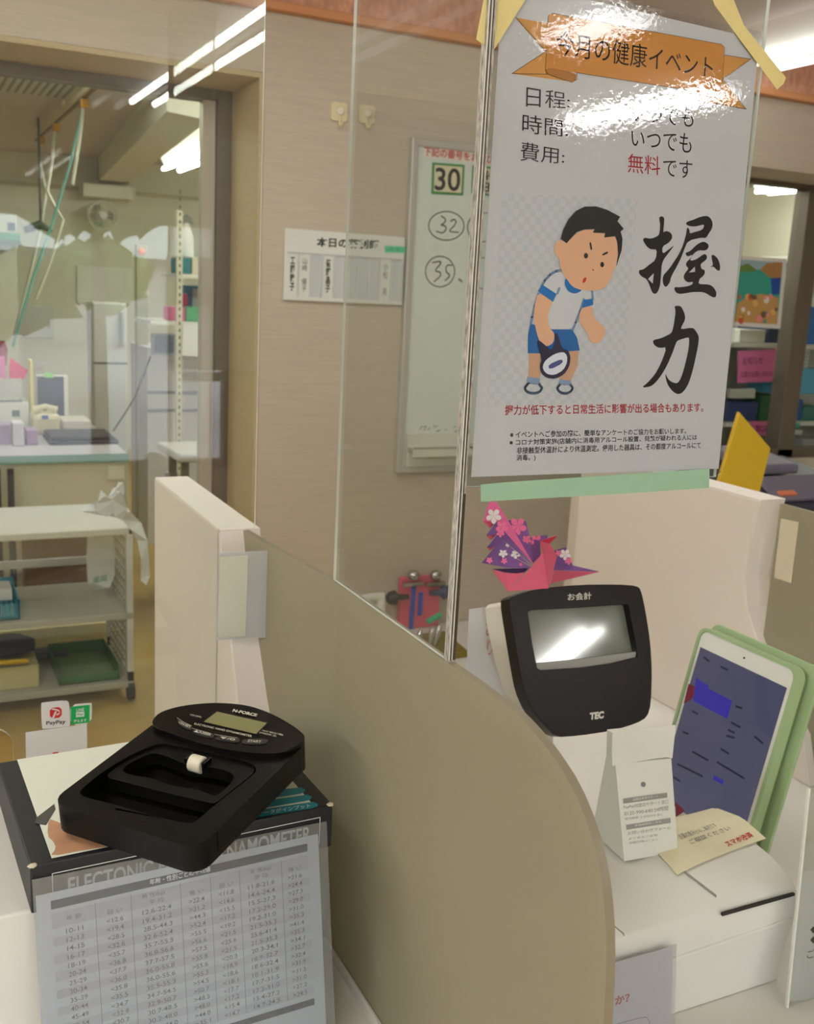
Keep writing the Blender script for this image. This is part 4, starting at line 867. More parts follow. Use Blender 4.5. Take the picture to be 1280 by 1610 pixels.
for (o_, i_, tx) in (([(232, 318), (522, 340), (508, 616), (222, 600)], [(250, 340), (502, 360), (490, 595), (240, 578)], [(258, 362), (485, 374), (480, 582), (248, 570)]),
                     ([(595, 345), (885, 365), (870, 640), (585, 598)], [(610, 365), (865, 385), (852, 618), (600, 580)], None)):
    q = M(); q.prism(np_(o_, .003), -NSf.n*.003); g_ = q.build('number_card', GF, t)
    q = M(); q.flat(np_(i_, .0034)); q.build('card_face', mat('card_face', (226, 218, 186), .6), g_)
    q = M()
    if tx: q.text('30', np_(tx, .0038), .015)
    else: q.text('番', np_([(615, 385), (760, 395), (755, 480), (612, 470)], .0038), .02); q.text('18', np_([(620, 490), (760, 500), (755, 590), (615, 578)], .0038), .02)
    q.build('lettering', INK, g_)
MK = mat('marker_grey', (128, 130, 116), .7)
nu_ = lambda pts: [NSf.uv(*p) for p in tr(pts, 640, 200, .1739)]
for ring, digs in (([(355, 892, 160, 130)], [[(310, 805), (350, 830), (340, 865), (300, 885), (345, 890), (355, 925), (320, 960), (265, 940)], [(395, 850), (425, 830), (445, 850), (430, 890), (370, 945), (465, 950)]]),
                   ([(298, 1305, 132, 138)], [[(230, 1225), (300, 1210), (305, 1235), (245, 1300), (305, 1310), (300, 1350), (245, 1395)], [(405, 1248), (355, 1245), (350, 1310), (385, 1330), (380, 1355), (345, 1385)]]),
                   ([(690, 905, 145, 130)], [[(590, 840), (640, 850), (610, 890), (650, 900), (600, 915)]]), ([(690, 1320, 140, 140)], [])):
    q = M(); x, y, a, b = ring[0]
    q.stroke(NSf, nu_([(x+a*math.cos(i*PI/16), y+b*math.sin(i*PI/16)) for i in range(32)]), .004, .0005, True)
    for d_ in digs: q.stroke(NSf, nu_(chk(d_, 2, False)), .0042, .0005)
    q.build('marker_number', MK, t)
q = M(); q.box(1.66, 1.69, YB-.02, YB, BZ1+.0005, BZ1+.035); q.build('hanger', BF, t)
q = M(); a = nu_([(470, 1375), (495, 1395)]); q.stroke(NSf, a, .007, .0005)
for i in range(24):
    x_ = 1.50+.18*random.random(); z_ = Z(-.42)-.06*random.random()-.3*(1.68-x_)*.0; d_ = .004+.01*random.random()
    q.stroke(NSf, [(x_-NSf.o[0], z_-NSf.o[2]), (x_-NSf.o[0]+d_, z_-NSf.o[2]+d_*.4)], .003, .0005)
q.build('marker_smudge', MK, t)
# low wash stand with odds and ends in front of the wall
sz = AY(690, 1022, 2.75)[2]
t = thing('wash_stand', (1.75, 2.8, 0), 'white low stand below the whiteboard carrying an olive tray', 'stand')
q = M(); q.box(1.25, 2.2, 2.6, 2.99, .0, sz-.02); q.build('body', WHITE, t); q = M(); q.box(1.24, 2.21, 2.58, 2.995, sz-.02, sz); q.build('top', WHITE, t, bevel=.004)
q = M(); a, b = AY(672, 1020, 2.68), AY(732, 1020, 2.68); q.prism([(a[0], 2.66, sz), (b[0], 2.66, sz), (b[0]+.02, 2.86, sz), (a[0]+.02, 2.86, sz)], (0, 0, .022)); o = q.build('tray', mat('tray_olive', (128, 112, 40), .5), bevel=.004); tag(o, 'olive coloured shallow tray on the low stand by the clear corner edge', 'tray')
p0, p1 = AY(628, 950, 2.97), AY(690, 950, 2.97); zt1, zt0 = AY(660, 906, 2.97)[2], max(sz+.002, AY(660, 998, 2.97)[2])
t = thing('clipped_board', ((p0[0]+p1[0])/2, 2.97, zt0), 'pink board with two blue strips hanging from two silver clips on the wall', 'board')
q = M(); q.box(p0[0], p1[0], 2.965, 2.985, zt0, zt1); q.build('board', mat('board_pink', (226, 96, 120), .5), t, bevel=.003)
for a in ((648, 923, 643, 990), (659, 932, 657, 968)):
    u1_, u2_ = AY(a[0], a[1], 2.96), AY(a[2], a[3], 2.96); q = M(); q.obox(u2_, V(.016, 0, 0), u1_-u2_, V(0, .005, 0)); q.build('blue_strip', mat('strip_blue', (44, 86, 190), .5), t)
for x in (650, 685):
    a = AY(x, 904, 2.955); q = M(); q.ball(a, .022, 14, (1, 1, .8)); q.box(a[0]-.035, a[0]+.035, 2.945, 2.965, a[2]-.036, a[2]-.024); q.build('clip', CHROME, t, smooth=True)
for x, y, cl_ in ((621, 940, (40, 38, 36)), (697, 931, (44, 58, 96))):
    a = AY(x, y, 2.95); q = M(); q.lathe(a, (1 if x < 650 else -1, 0, 0), [(.012, -.03), (.022, -.02), (.026, .0), (.012, .012), (.008, .05)], 14); q.build('knob', mat('knob%d' % x, cl_, .5), t, smooth=True)
def rod(name, a, b, y, r, m, label, cat):
    q = M(); q.cyl(AY(*a, y), AY(*b, y), r, 10); return tag(q.build(name, m, smooth=True), label, cat)
rod('marker_tube', (672, 978), (693, 966), 2.93, .010, mat('tube_green', (44, 176, 130), .4), 'green capped tube in front of the pink board', 'tube')
a, b = AY(676, 1015, 2.74), AY(693, 985, 2.74)
t = thing('metal_tool', (a[0], 2.74, sz), 'metal clamp tools standing by the olive tray, glinting', 'tool')
for (x1_, y1_, x2_, y2_) in ((682, 1016, 690, 988), (676, 1016, 679, 994), (666, 1012, 660, 996)):
    a, b = AY(x1_, y1_, 2.74), AY(x2_, y2_, 2.74); a[2] = sz+.001; q = M(); q.tube([a, b, b+V(.004, 0, .012)], [.008, .010, .004], 10); q.build('handle', CHROME, t, smooth=True)
a, b, c_ = AY(566, 942, 2.8), AY(602, 938, 2.8), AY(598, 968, 2.8)
t = thing('tap', (c_[0], 2.8, sz), 'white lever tap rising above the frosted screen', 'tap')
q = M(); q.tube([a, (a+b)/2+V(0, 0, .004), b], [.012, .011, .014], 12); q.build('lever', WHITE, t, smooth=True)
q = M(); q.tube([(b[0]-.006, 2.8, sz), (b[0]-.006, 2.8, c_[2]), (b[0]-.004, 2.8, b[2]-.005)], [.022, .016, .013], 14); q.build('column', WHITE, t, smooth=True)

# things behind the right partition, in front of the back wall
SH = Z(-.55)
t = thing('side_cabinet', (2.2, 2.1, 0), 'cream cabinet behind the right partition carrying the fax phone and yellow folder', 'cabinet')
q = M(); q.box(1.75, 2.9, 1.75, 2.45, 0, SH); q.build('body', WPANEL, t, bevel=.004)
yf = 1.86; YF = mat('folder_yellow', (226, 186, 40), .55)
f_ = [AY(*p, yf) for p in ((1163, 648), (1212, 705), (1184, 790), (1110, 790))]
for p in (f_[2], f_[3]): p[2] = SH+.001
q = M(); q.prism(f_, V(.01, .02, 0)); tag(q.build('file_folder', YF, bevel=.002), 'yellow folder standing upright beside the poster', 'folder')
t = thing('fax_phone', AY(1250, 790, 2.1), 'dark fax telephone beside the yellow folder', 'fax'); t.location.z = SH
a, b = AY(1192, 760, 2.05), AY(1330, 760, 2.05); zt1 = AY(1240, 752, 2.05)[2]
FXD = mat('fax_dark', (52, 50, 66), .45); FXM = mat('fax_mid', (112, 108, 124), .45)
q = M(); q.prism([(a[0], 1.98, SH), (a[0], 2.3, SH), (a[0], 2.3, zt1+.02), (a[0], 2.08, zt1-.01), (a[0], 1.98, zt1-.06)], (b[0]-a[0], 0, 0)); q.build('body', FXD, t, bevel=.008)
q = M(); q.prism([(a[0]+.015, 1.992, zt1-.052), (a[0]+.30, 1.992, zt1-.052), (a[0]+.30, 2.082, zt1-.004), (a[0]+.015, 2.082, zt1-.004)], (0, -.003, .006)); q.build('control_panel', FXM, t)
q = M(); q.prism([(a[0]+.03, 2.10, zt1+.000), (a[0]+.20, 2.10, zt1+.000), (a[0]+.20, 2.29, zt1+.030), (a[0]+.03, 2.29, zt1+.030)], (0, 0, .028)); q.build('handset', FXM, t, bevel=.008)
q = M(); q.prism([(a[0]+.04, 2.005, zt1-.040), (a[0]+.10, 2.005, zt1-.040), (a[0]+.10, 2.02, zt1-.032), (a[0]+.04, 2.02, zt1-.032)], (0, -.003, .006)); q.build('lit_key', mat('key_orange', (226, 130, 96), .5), t)
# picture and notes seen in the right hand window
def panel(name, m, pts, y, label, cat, group=None, th=.004):
    q = M(); q.prism([AY(*p, y) for p in pts], (0, th, 0)); return tag(q.build(name, m), label, cat, group)
yq = 3.285
t = thing('window_picture', AY(1200, 515, yq), 'white framed picture of a turquoise bay taped inside the right hand window', 'picture')
fr = [(1160, 402), (1237, 407), (1227, 517), (1148, 512)]
q = M(); q.prism([AY(*p, yq) for p in fr], (0, .006, 0)); q.build('frame', WHITE, t)
def pic(m, pts, k_=.0006):
    q = M(); q.flat([AY(*p, yq-k_) for p in pts]); q.build('picture_print', m, t)
pic(mat('pic_teal', (58, 166, 150), .6), [(1165, 408), (1231, 413), (1222, 510), (1154, 506)])
pic(mat('pic_sky', (160, 190, 200), .6), [(1165, 408), (1231, 413), (1229, 424), (1164, 424)], .0009)
pic(mat('pic_hill', (176, 130, 80), .6), [(1195, 424), (1206, 414), (1224, 412), (1231, 413), (1228, 438), (1210, 436)], .0012)
pic(mat('pic_hill2', (110, 140, 70), .6), [(1164, 418), (1176, 414), (1192, 426), (1163, 428)], .0013)
pic(mat('pic_blue', (36, 76, 170), .6), [(1212, 438), (1228, 436), (1226, 462), (1214, 464)], .0012)
pic(mat('pic_sand', (206, 160, 96), .6), [(1159, 478), (1175, 466), (1198, 462), (1224, 468), (1222, 510), (1154, 506)], .0012)
for i in range(22):
    x, y = 1160+62*random.random(), 466+40*random.random(); r = 2+2.6*random.random(); c_ = random.choice([(240, 236, 226), (214, 92, 60), (240, 150, 150), (120, 90, 70), (230, 190, 110), (90, 150, 140)])
    pic(mat('pic_dot%d%d%d' % c_, c_, .6), [(x+r*math.cos(k_*PI/4), y+r*1.3*math.sin(k_*PI/4)) for k_ in range(8)], .0015+.0001*i)
# shelving inside the right hand dispensary window
t = thing('shelf_unit', (3.5, 3.75, 0), 'white shelf unit loaded with boxes inside the right hand window', 'shelf')
def shelfboard(pts, y0, y1, th=.02):
    a, b = AY(pts[0], pts[1], y0), AY(pts[2], pts[1], y0); return a[0], b[0], a[2]
rows = [(540, .022), (663, .022), (770, .022)]
xs0, xs1 = 2.56, 4.5; SHZ = []
for py, th in rows:
    z = AY(1215, py, 3.55)[2]; SHZ.append(z); q = M(); q.box(xs0, xs1, 3.55, 3.95, z-th, z); q.build('shelf_board', WHITE, t, bevel=.002)
for x in (xs0, xs1-.03):
    q = M(); q.box(x, x+.03, 3.56, 3.94, 0, AY(1215, 480, 3.55)[2]); q.build('upright', WHITE, t)
q = M(); q.box(xs0, xs1, 3.95, 3.96, .2, AY(1215, 400, 3.55)[2]); q.build('back_panel', mat('shelf_back', (196, 200, 190), .7), t)
def onshelf(name, m, a, c, k_, dep, label, cat, group=None, y=3.57, hgt=None):
    """box standing on shelf k_ between pixel columns a..c, upper edge at pixel row hgt"""
    x0, x1 = AY(a, 640, y)[0], AY(c, 640, y)[0]; z1 = AY((a+c)/2, hgt, y)[2]; q = M(); q.box(x0, x1, y, y+dep, SHZ[k_]+.001, z1); return tag(q.build(name, m, bevel=.003), label, cat, group)
NB = mat('bin_navy', (40, 62, 128), .4); NGR = mat('bin_green', (44, 104, 70), .4); NBL = mat('box_blue', (56, 122, 206), .45)
onshelf('parts_bin', NB, 1142, 1192, 1, .25, 'dark blue bin on the middle shelf next to the pink note', 'bin', 'plastic bins', hgt=632)
onshelf('parts_bin', NGR, 1196, 1226, 1, .25, 'green bin between the two dark blue bins', 'bin', 'plastic bins', hgt=622)
onshelf('parts_bin', mat('bin_blue', (38, 92, 170), .4), 1228, 1262, 1, .25, 'bright blue bin under the blue carton', 'bin', 'plastic bins', hgt=628)
onshelf('parts_bin', mat('bin_teal', (60, 128, 120), .4), 1264, 1300, 1, .25, 'teal bin at the picture edge on the middle shelf', 'bin', 'plastic bins', hgt=640)
zc = AY(1250, 620, 3.60)[2]
a, b = AY(1222, 600, 3.56), AY(1300, 600, 3.56); z1 = AY(1255, 580, 3.56)[2]; zb_ = AY(1245, 620, 3.57)[2]+.002
t = thing('carton', ((a[0]+b[0])/2, 3.6, zb_), 'light blue carton with a tan oval print lying on the blue and teal bins', 'carton')
q = M(); q.box(a[0], b[0], 3.575, 3.75, zb_, z1); q.build('box', mat('carton_blue', (96, 186, 226), .5), t, bevel=.002)
q = M(); c0_ = AY(1242, 602, 3.574); q.flat([c0_+V(.022*math.cos(i*PI/8), -.001, .034*math.sin(i*PI/8)) for i in range(16)]); q.build('oval_print', mat('carton_tan', (150, 104, 70), .6), t)
panel('pink_note', mat('note_pink', (244, 128, 190), .6), [(1161, 552), (1222, 549), (1221, 600), (1160, 602)], 3.545, 'large pink note with faint writing below the upper shelf', 'note', 'pink notes')
o = bpy.data.objects['pink_note']
q = M()
for s_, pa in (('お知らせ', [(1168, 562), (1200, 560), (1200, 572), (1168, 574)]), ('お薬のお問い合わせ', [(1165, 584), (1215, 582), (1215, 592), (1165, 594)])): q.text(s_, [AY(*p, 3.544) for p in pa])
q.build('lettering', mat('note_ink', (150, 60, 110), .7), o)
panel('pink_note', mat('note_pink', (244, 128, 190), .6), [(1180, 662), (1225, 663), (1225, 685), (1183, 684)], 3.545, 'small pink label on the edge of the middle shelf above the folder', 'note', 'pink notes')
q = M(); q.text('窓口番号', [AY(*p, 3.544) for p in ((1188, 668), (1218, 669), (1218, 680), (1188, 679))], .02); q.build('lettering', mat('note_ink', (150, 60, 110), .7), bpy.data.objects['pink_note.001'])
panel('shelf_label', mat('label_teal', (90, 190, 170), .6), [(1230, 664), (1258, 665), (1258, 673), (1230, 672)], 3.545, 'teal shelf label right of the small pink label', 'label')
panel('shelf_label', WHITE, [(1228, 675), (1262, 676), (1261, 684), (1228, 683)], 3.546, 'white shelf label hanging below the teal one', 'label')
onshelf('box', mat('box_white2', (226, 224, 214), .6), 1150, 1190, 0, .2, 'white box on the upper shelf under the window picture', 'box', 'boxes on the upper shelf', hgt=518)
onshelf('box', mat('box_navy', (60, 74, 110), .6), 1194, 1228, 0, .2, 'dark blue box on the upper shelf below the picture', 'box', 'boxes on the upper shelf', hgt=512)
onshelf('box', NBL, 1250, 1300, 0, .2, 'bright blue box at the right edge on the upper shelf', 'box', 'boxes on the upper shelf', hgt=482)
z = AY(1270, 440, 3.6)[2]; q = M(); a, b = AY(1254, 440, 3.6), AY(1320, 440, 3.6)
t = thing('wall_shelf', ((a[0]+b[0])/2, 3.7, z-.02), 'white high shelf with coloured files at the right edge', 'shelf')
q.box(a[0], b[0], 3.6, 3.948, z-.018, z); q.build('board', WHITE, t)
for i, c_ in enumerate([(226, 224, 214), (52, 150, 110), (60, 120, 190), (230, 228, 218)]):
    q = M(); q.box(a[0]+.01, b[0]-.01, 3.62, 3.86, z+.001+i*.026, z+.025+i*.026); tag(q.build('file', mat('file%d' % i, c_, .6), bevel=.002), ['lowest white file on the high shelf', 'green file in the pile on the high shelf', 'blue file above the green one on the high shelf', 'uppermost white file on the high shelf'][i], 'file', 'files on the high shelf')
a = AY(1165, 618, 3.5)
panel('grey_bracket', mat('bracket_grey', (206, 206, 200), .5), [(1150, 612), (1188, 611), (1187, 626), (1150, 626)], 3.53, 'pale grey handle plate across the dark blue bin', 'plate', th=.03)
zq = SHZ[2]+.001
for i, (a, c, hh, cl_, lab) in enumerate(((1218, 1240, 700, (200, 192, 176), 'beige box on the bottom shelf behind the folder'), (1243, 1268, 705, (226, 226, 230), 'white packet on the bottom shelf near the fax'), (1270, 1300, 690, (206, 210, 214), 'grey box at the right end of the bottom shelf'))):
    onshelf('box', mat('low_box%d' % i, cl_, .6), a, c, 2, .2, lab, 'box', 'boxes on the bottom shelf', hgt=hh)
gz = SHZ[1]+.0
t = thing('basket', AY(1245, 580, 3.56), 'small white slatted basket on the blue carton', 'basket')
a, b = AY(1246, 560, 3.6), AY(1272, 560, 3.6); z0_ = z1+.001; zt1 = AY(1258, 549, 3.6)[2]
t.location = ((a[0]+b[0])/2, 3.65, z0_)
q = M(); q.box(a[0], b[0], 3.6, 3.72, z0_, z0_+.004)
for i in range(5):
    zz = z0_+(zt1-z0_)*(i+.5)/5; q.box(a[0], b[0], 3.6, 3.603, zz-.004, zz+.004); q.box(a[0], b[0], 3.717, 3.72, zz-.004, zz+.004); q.box(a[0], a[0]+.003, 3.6, 3.72, zz-.004, zz+.004); q.box(b[0]-.003, b[0], 3.6, 3.72, zz-.004, zz+.004)
for x in (a[0], b[0]-.004): q.box(x, x+.004, 3.6, 3.604, z0_, zt1); q.box(x, x+.004, 3.716, 3.72, z0_, zt1)
q.build('slats', WHITE, t)

# ------------------------------------------------------------------ dispensary seen through the left window
yc = 3.46
t = thing('utility_cart', (.2, 3.65, 0), 'grey three tier utility cart on black castors inside the left window', 'cart')
CG = mat('cart_grey', (230, 228, 226), .4); CGD = mat('cart_shelf', (190, 184, 172), .5)
xR = AY(210, 950, yc)[0]; xL = -.32
TI = []
for py in (840, 976, 1086):
    z = AY(120, py, yc)[2]; TI.append(z+.012)
    q = M(); q.box(xL, xR, yc, yc+.42, z-.012, z+.012); q.build('tier', CG if py < 900 else CGD, t, bevel=.004)
for x in (xL, xR-.022):
    for y in (yc+.002, yc+.396):
        q = M(); q.box(x, x+.022, y, y+.022, .105, TI[0]-.024); q.build('post', CG, t, bevel=.003)
        q = M(); q.cyl((x+.002, y+.011, .035), (x+.024, y+.011, .035), .034, 18); q.box(x+.004, x+.022, y, y+.022, .06, .105); q.build('castor', mat('castor_black', (26, 26, 28), .5), t, smooth=True)
q = M()
for i in range(9):
    for (za, zb) in ((TI[1], TI[0]), (TI[2], TI[1])):
        y = yc+.03+i*.043; q.box(xR-.013, xR-.009, y, y+.012, za, zb-.024)
for (za, zb) in ((TI[1], TI[0]), (TI[2], TI[1])):
    for i in range(8): zz = za+(zb-za)*(i+.5)/8; q.box(xR-.014, xR-.008, yc+.02, yc+.40, zz-.005, zz+.005)
q.build('side_mesh', CGD, t)
q = M(); q.box(xL+.02, xR-.02, yc+.405, yc+.415, AY(100, 890, yc+.4)[2], AY(100, 878, yc+.4)[2]); q.build('back_rail', CG, t)
q = M(); q.box(xR-.014, xR+.003, yc-.004, yc+.02, TI[0]-.020, TI[0]-.004); q.build('corner_cap', mat('cap_navy', (50, 56, 78), .5), t)
PBAG = mat('bag_white', (248, 248, 252), .35, spec=.6)
# carrier bag crumpled over the right rear corner
t = thing('carrier_bag', (xR, yc+.1, TI[0]), 'white carrier bag hanging over the right corner of the cart', 'bag')
def bag(pts, ys, m, name, n=1):
    q = M(); F = []; nn = len(pts)
    for i, (x, y) in enumerate(pts): F.append(AY(x, y, ys[i % len(ys)]))
    q.flat(F); return q.build(name, m, t, solid=.002)
bag([(158, 770), (170, 782), (178, 768), (190, 766), (196, 790), (205, 805), (222, 822), (232, 850), (236, 905), (230, 920), (221, 912), (222, 880), (216, 850), (205, 832), (190, 815), (176, 812), (150, 808), (128, 804), (138, 792), (154, 790)], [yc-.006, yc-.03, yc+.0, yc-.02], PBAG, 'drape')
bag([(150, 792), (165, 780), (182, 786), (186, 806), (168, 812), (152, 806)], [yc-.03, yc-.05, yc-.035], PBAG, 'knot')
bag([(176, 786), (190, 772), (200, 800), (192, 818), (180, 812)], [yc-.04, yc-.06, yc-.03], PBAG, 'knot')
bag([(180, 772), (186, 758), (194, 758), (196, 774), (190, 782)], [yc-.03, yc-.02], PBAG, 'handle')
t = thing('carrier_bag', (xR-.1, yc+.2, TI[1]), 'white carrier bag with green print hanging inside the cart', 'bag')
bag([(138, 838), (178, 836), (181, 870), (180, 905), (172, 924), (150, 926), (138, 915), (136, 880)], [yc+.2, yc+.18, yc+.22], PBAG, 'drape')
q = M(); q.text('薬局', [AY(*p, yc+.17) for p in ((146, 908), (168, 903), (168, 913), (146, 918))]); q.build('lettering', mat('bag_green', (60, 140, 90), .6), t)
def cartbox(name, m, a, b, c, d, y, dep, k_, label, cat, group=None):
    x0, x1 = AY(a, (b+d)/2, y)[0], AY(c, (b+d)/2, y)[0]; z1 = AY((a+c)/2, b, y)[2]; q = M(); q.box(x0, x1, y, y+dep, TI[k_]+.001, max(z1, TI[k_]+.01)); return tag(q.build(name, m, bevel=.004), label, cat, group)
# cyan basket, open, with papers
t = thing('basket', (.2, yc+.12, TI[1]), 'cyan plastic basket at the left on the middle tier of the cart', 'basket')
x0, x1 = AY(-60, 950, yc+.03)[0], AY(31, 950, yc+.03)[0]; zt1 = AY(0, 945, yc+.03)[2]; CY = mat('basket_cyan', (30, 160, 196), .4)
q = M()
for i in range(12): x = x0+(x1-x0)*i/11.5; q.box(x, x+(x1-x0)/11.5*.62, yc+.03, yc+.034, TI[1]+.001, zt1)
q.box(x0, x1, yc+.03, yc+.035, zt1-.012, zt1); q.box(x0, x1, yc+.03, yc+.035, TI[1]+.001, TI[1]+.012); q.box(x0, x1, yc+.24, yc+.245, TI[1]+.001, zt1+.02); q.box(x0, x0+.005, yc+.03, yc+.245, TI[1]+.001, zt1); q.box(x1-.005, x1, yc+.03, yc+.245, TI[1]+.001, zt1); q.box(x0, x1, yc+.03, yc+.245, TI[1]+.001, TI[1]+.005)
q.build('slats', CY, t)
q = M(); q.prism([(x0+.02, yc+.06, TI[1]+.006), (x1-.02, yc+.06, TI[1]+.006), (x1-.02, yc+.06, zt1+.03), (x0+.02, yc+.06, zt1+.04)], (0, .1, 0)); tag(q.build('paper_stack', PAPER), 'white paper stack standing in the cyan basket', 'paper')
# green tray
t = thing('tray', AY(140, 1070, yc+.15), 'flat green mesh tray lying on the bottom tier of the cart', 'tray'); t.location.z = TI[2]
GTR = mat('tray_green', (52, 112, 58), .5); x0, x1 = AY(93, 1060, yc+.03)[0], AY(188, 1060, yc+.03)[0]
q = M(); q.box(x0, x1, yc+.03, yc+.33, TI[2]+.001, TI[2]+.006); q.build('floor_mesh', mat('tray_mesh', (104, 128, 82), .6), t)
q = M(); zt1 = TI[2]+.05
q.box(x0, x1, yc+.03, yc+.035, TI[2]+.001, zt1-.02); q.box(x0, x1, yc+.325, yc+.33, TI[2]+.001, zt1); q.box(x0, x0+.005, yc+.03, yc+.33, TI[2]+.001, zt1); q.box(x1-.005, x1, yc+.03, yc+.33, TI[2]+.001, zt1); q.build('rim', GTR, t)
cartbox('basket', mat('basket_cream', (206, 196, 150), .5), -40, 1050, 62, 1100, yc+.04, .22, 2, 'cream basket with dark cloth at the left on the bottom tier', 'basket')
cartbox('document_case', mat('case_slate', (70, 76, 88), .5), 40, 1028, 108, 1045, yc+.30, .08, 2, 'slate document case at the back of the bottom tier', 'case')
q = M(); a = AY(20, 1030, yc+.12); zz = bpy.data.objects['basket.002'].location.z if 'basket.002' in bpy.data.objects else TI[2]
q.ball((a[0]-.02, yc+.15, AY(20, 1050, yc+.04)[2]+.042), .085, 16, (1.2, 1, .4), .12); tag(q.build('cloth_bundle', mat('cloth_navy', (48, 46, 68), .9), smooth=True), 'dark navy cloth bundle heaped in the cream basket', 'cloth')
q = M(); a, b = AY(0, 1042, yc+.03), AY(45, 1040, yc+.03); q.cyl((a[0]-.05, yc+.036, a[2]), (b[0], yc+.036, b[2]), .009, 10); tag(q.build('yellow_strap', mat('strap_yellow', (222, 180, 30), .5), smooth=True), 'yellow strap across the front of the dark cloth bundle', 'strap')
q = M(); a, b = AY(100, 1005, 3.95), AY(176, 1005, 3.95); q.box(a[0]-.4, b[0], 3.94, 4.0, .0, AY(140, 980, 3.95)[2]); tag(q.build('carton', mat('carton_cream', (236, 222, 168), .7)), 'cream carton on the floor behind the cart', 'carton')
q = M(); a, b = AY(40, 880, 3.98), AY(140, 880, 3.98); q.box(a[0], b[0], 4.005, 4.10, 0, AY(90, 846, 4.0)[2]); tag(q.build('carton', mat('carton_brown', (128, 92, 50), .8)), 'tall brown carton standing behind the cart', 'carton')

# desk with its things
yd = 4.25; DZ = .748
t = thing('desk', (.2, 4.6, 0), 'cream desk with a green edged top inside the left window', 'desk')
xdr = AY(203, 712, yd)[0]
q = M(); q.box(-1.2, xdr-.006, yd+.006, yd+.9, DZ-.03, DZ); q.build('top', mat('desk_lilac', (196, 190, 198), .4), t)
q = M(); q.box(-1.2, xdr, yd, yd+.006, DZ-.034, DZ); q.box(xdr-.006, xdr, yd+.006, yd+.9, DZ-.034, DZ); q.build('edge_strip', mat('desk_green', (112, 156, 136), .5), t)
q = M(); q.box(-1.15, xdr-.02, yd+.02, yd+.04, .12, DZ-.03); q.build('front_panel', mat('desk_cream', (236, 230, 208), .6), t)
q = M(); q.box(xdr-.06, xdr-.02, yd+.041, yd+.86, 0.0, DZ-.03); q.build('side_panel', mat('desk_cream', (236, 230, 208), .6), t)
q = M(); a, b = AY(170, 744, yd+.015), AY(195, 744, yd+.015); q.box(a[0], b[0], yd+.004, yd+.02, AY(182, 755, yd)[2], AY(182, 733, yd)[2]); q.build('socket_box', mat('socket_cream', (240, 234, 212), .5), t, bevel=.003)
for x in (17, -4):
    a = AY(x, 760, yd-.06); q = M(); q.cyl((a[0], yd-.06, 0), (a[0], yd-.06, DZ-.04), .013, 10); tag(q.build('floor_pole', mat('leg_black', (38, 38, 44), .5), smooth=True), 'thin black standing pole in front of the desk, %s' % ('nearer the carrier bag' if x > 0 else 'at the left picture edge'), 'pole', 'black poles in front of the desk')
yl = 4.5
t = thing('laptop', AY(130, 700, yl), 'closed black laptop on the green edged desk', 'laptop'); t.location.z = DZ
a, b = AY(78, 695, yl), AY(187, 697, yl)
q = M(); q.box(a[0], b[0], yl, yl+.24, DZ+.001, DZ+.018); q.build('base', mat('laptop_black', (34, 27, 32), .6), t, bevel=.004)
q = M(); q.box(a[0]+.004, b[0]-.02, yl+.01, yl+.24, DZ+.019, DZ+.036); q.build('lid', mat('laptop_lid', (42, 34, 40), .6), t, bevel=.005)
q = M(); a = AY(178, 684, 4.62); b = AY(235, 570, 4.62); q.tube([(a[0], 4.62, DZ+.04), AY(190, 660, 4.62), AY(212, 625, 4.62), AY(226, 590, 4.62), AY(237, 560, 4.62)], .004, 6); tag(q.build('cable', BLACK, smooth=True), 'thin black cable rising from the laptop to the right', 'cable')
def dbox(name, c, rect, y, dep, label, cat, group=None, z0=DZ, m=None, bev=.004):
    a, b, c2, d = rect; x0, x1 = AY(a, (b+d)/2, y)[0], AY(c2, (b+d)/2, y)[0]; z1 = AY((a+c2)/2, b, y)[2]
    q = M(); q.box(x0, x1, y, y+dep, z0+.001, z1); return tag(q.build(name, m or mat(name+'_%d_%d_%d' % c, c, .5), bevel=bev), label, cat, group), (x0, x1, z1)
o_, e_ = dbox('label_printer', (226, 224, 220), (-30, 632, 46, 690), 4.95, .18, 'white device with a small grey display at the left on the desk', 'printer')
q = M(); pxbox(q, 19, 645, 31, 655, 4.948, .002); q.build('display_panel', mat('lcd_dark', (96, 106, 100), .3), o_)
t = thing('letter_basket', ((e_[0]+e_[1])/2, 5.0, e_[2]), 'white mesh basket on top of the white device, holding pink folders', 'basket')
x0, x1 = e_[0], AY(34, 612, 4.95)[0]; zt1 = AY(15, 596, 4.95)[2]
q = M(); q.box(x0, x1, 4.95, 5.12, e_[2]+.001, e_[2]+.006)
for i in range(14): x = x0+(x1-x0)*i/13; q.box(x-.002, x+.002, 4.95, 4.954, e_[2], zt1)
for i in range(7): zz = e_[2]+.004+(zt1-e_[2]-.004)*i/6; q.box(x0, x1, 4.95, 4.954, zz-.002, zz+.002); q.box(x1-.003, x1, 4.95, 5.12, zz-.002, zz+.002)
q.box(x0, x1, 5.117, 5.12, e_[2], zt1); q.build('mesh', WHITE, t)
q = M(); q.prism([AY(*p, 5.0) for p in ((14, 597), (16, 562), (44, 582), (38, 596))], (0, .01, 0)); tag(q.build('folder', mat('folder_pink', (226, 50, 110), .5)), 'bright pink folder leaning in the white mesh basket', 'folder')
q = M(); q.prism([AY(*p, 5.03) for p in ((-20, 597), (-20, 562), (8, 560), (9, 597))], (0, .01, 0)); tag(q.build('folder', mat('folder_rose', (240, 140, 200), .5)), 'pale pink folder at the left in the white mesh basket', 'folder')
q = M(); q.prism([AY(*p, 5.06) for p in ((-20, 552), (-20, 538), (8, 536), (12, 550), (10, 575), (-10, 575))], (0, .03, 0)); tag(q.build('red_pouch', mat('pouch_red', (140, 34, 52), .6)), 'dark red pouch sticking up at the left over the pink folders', 'pouch')
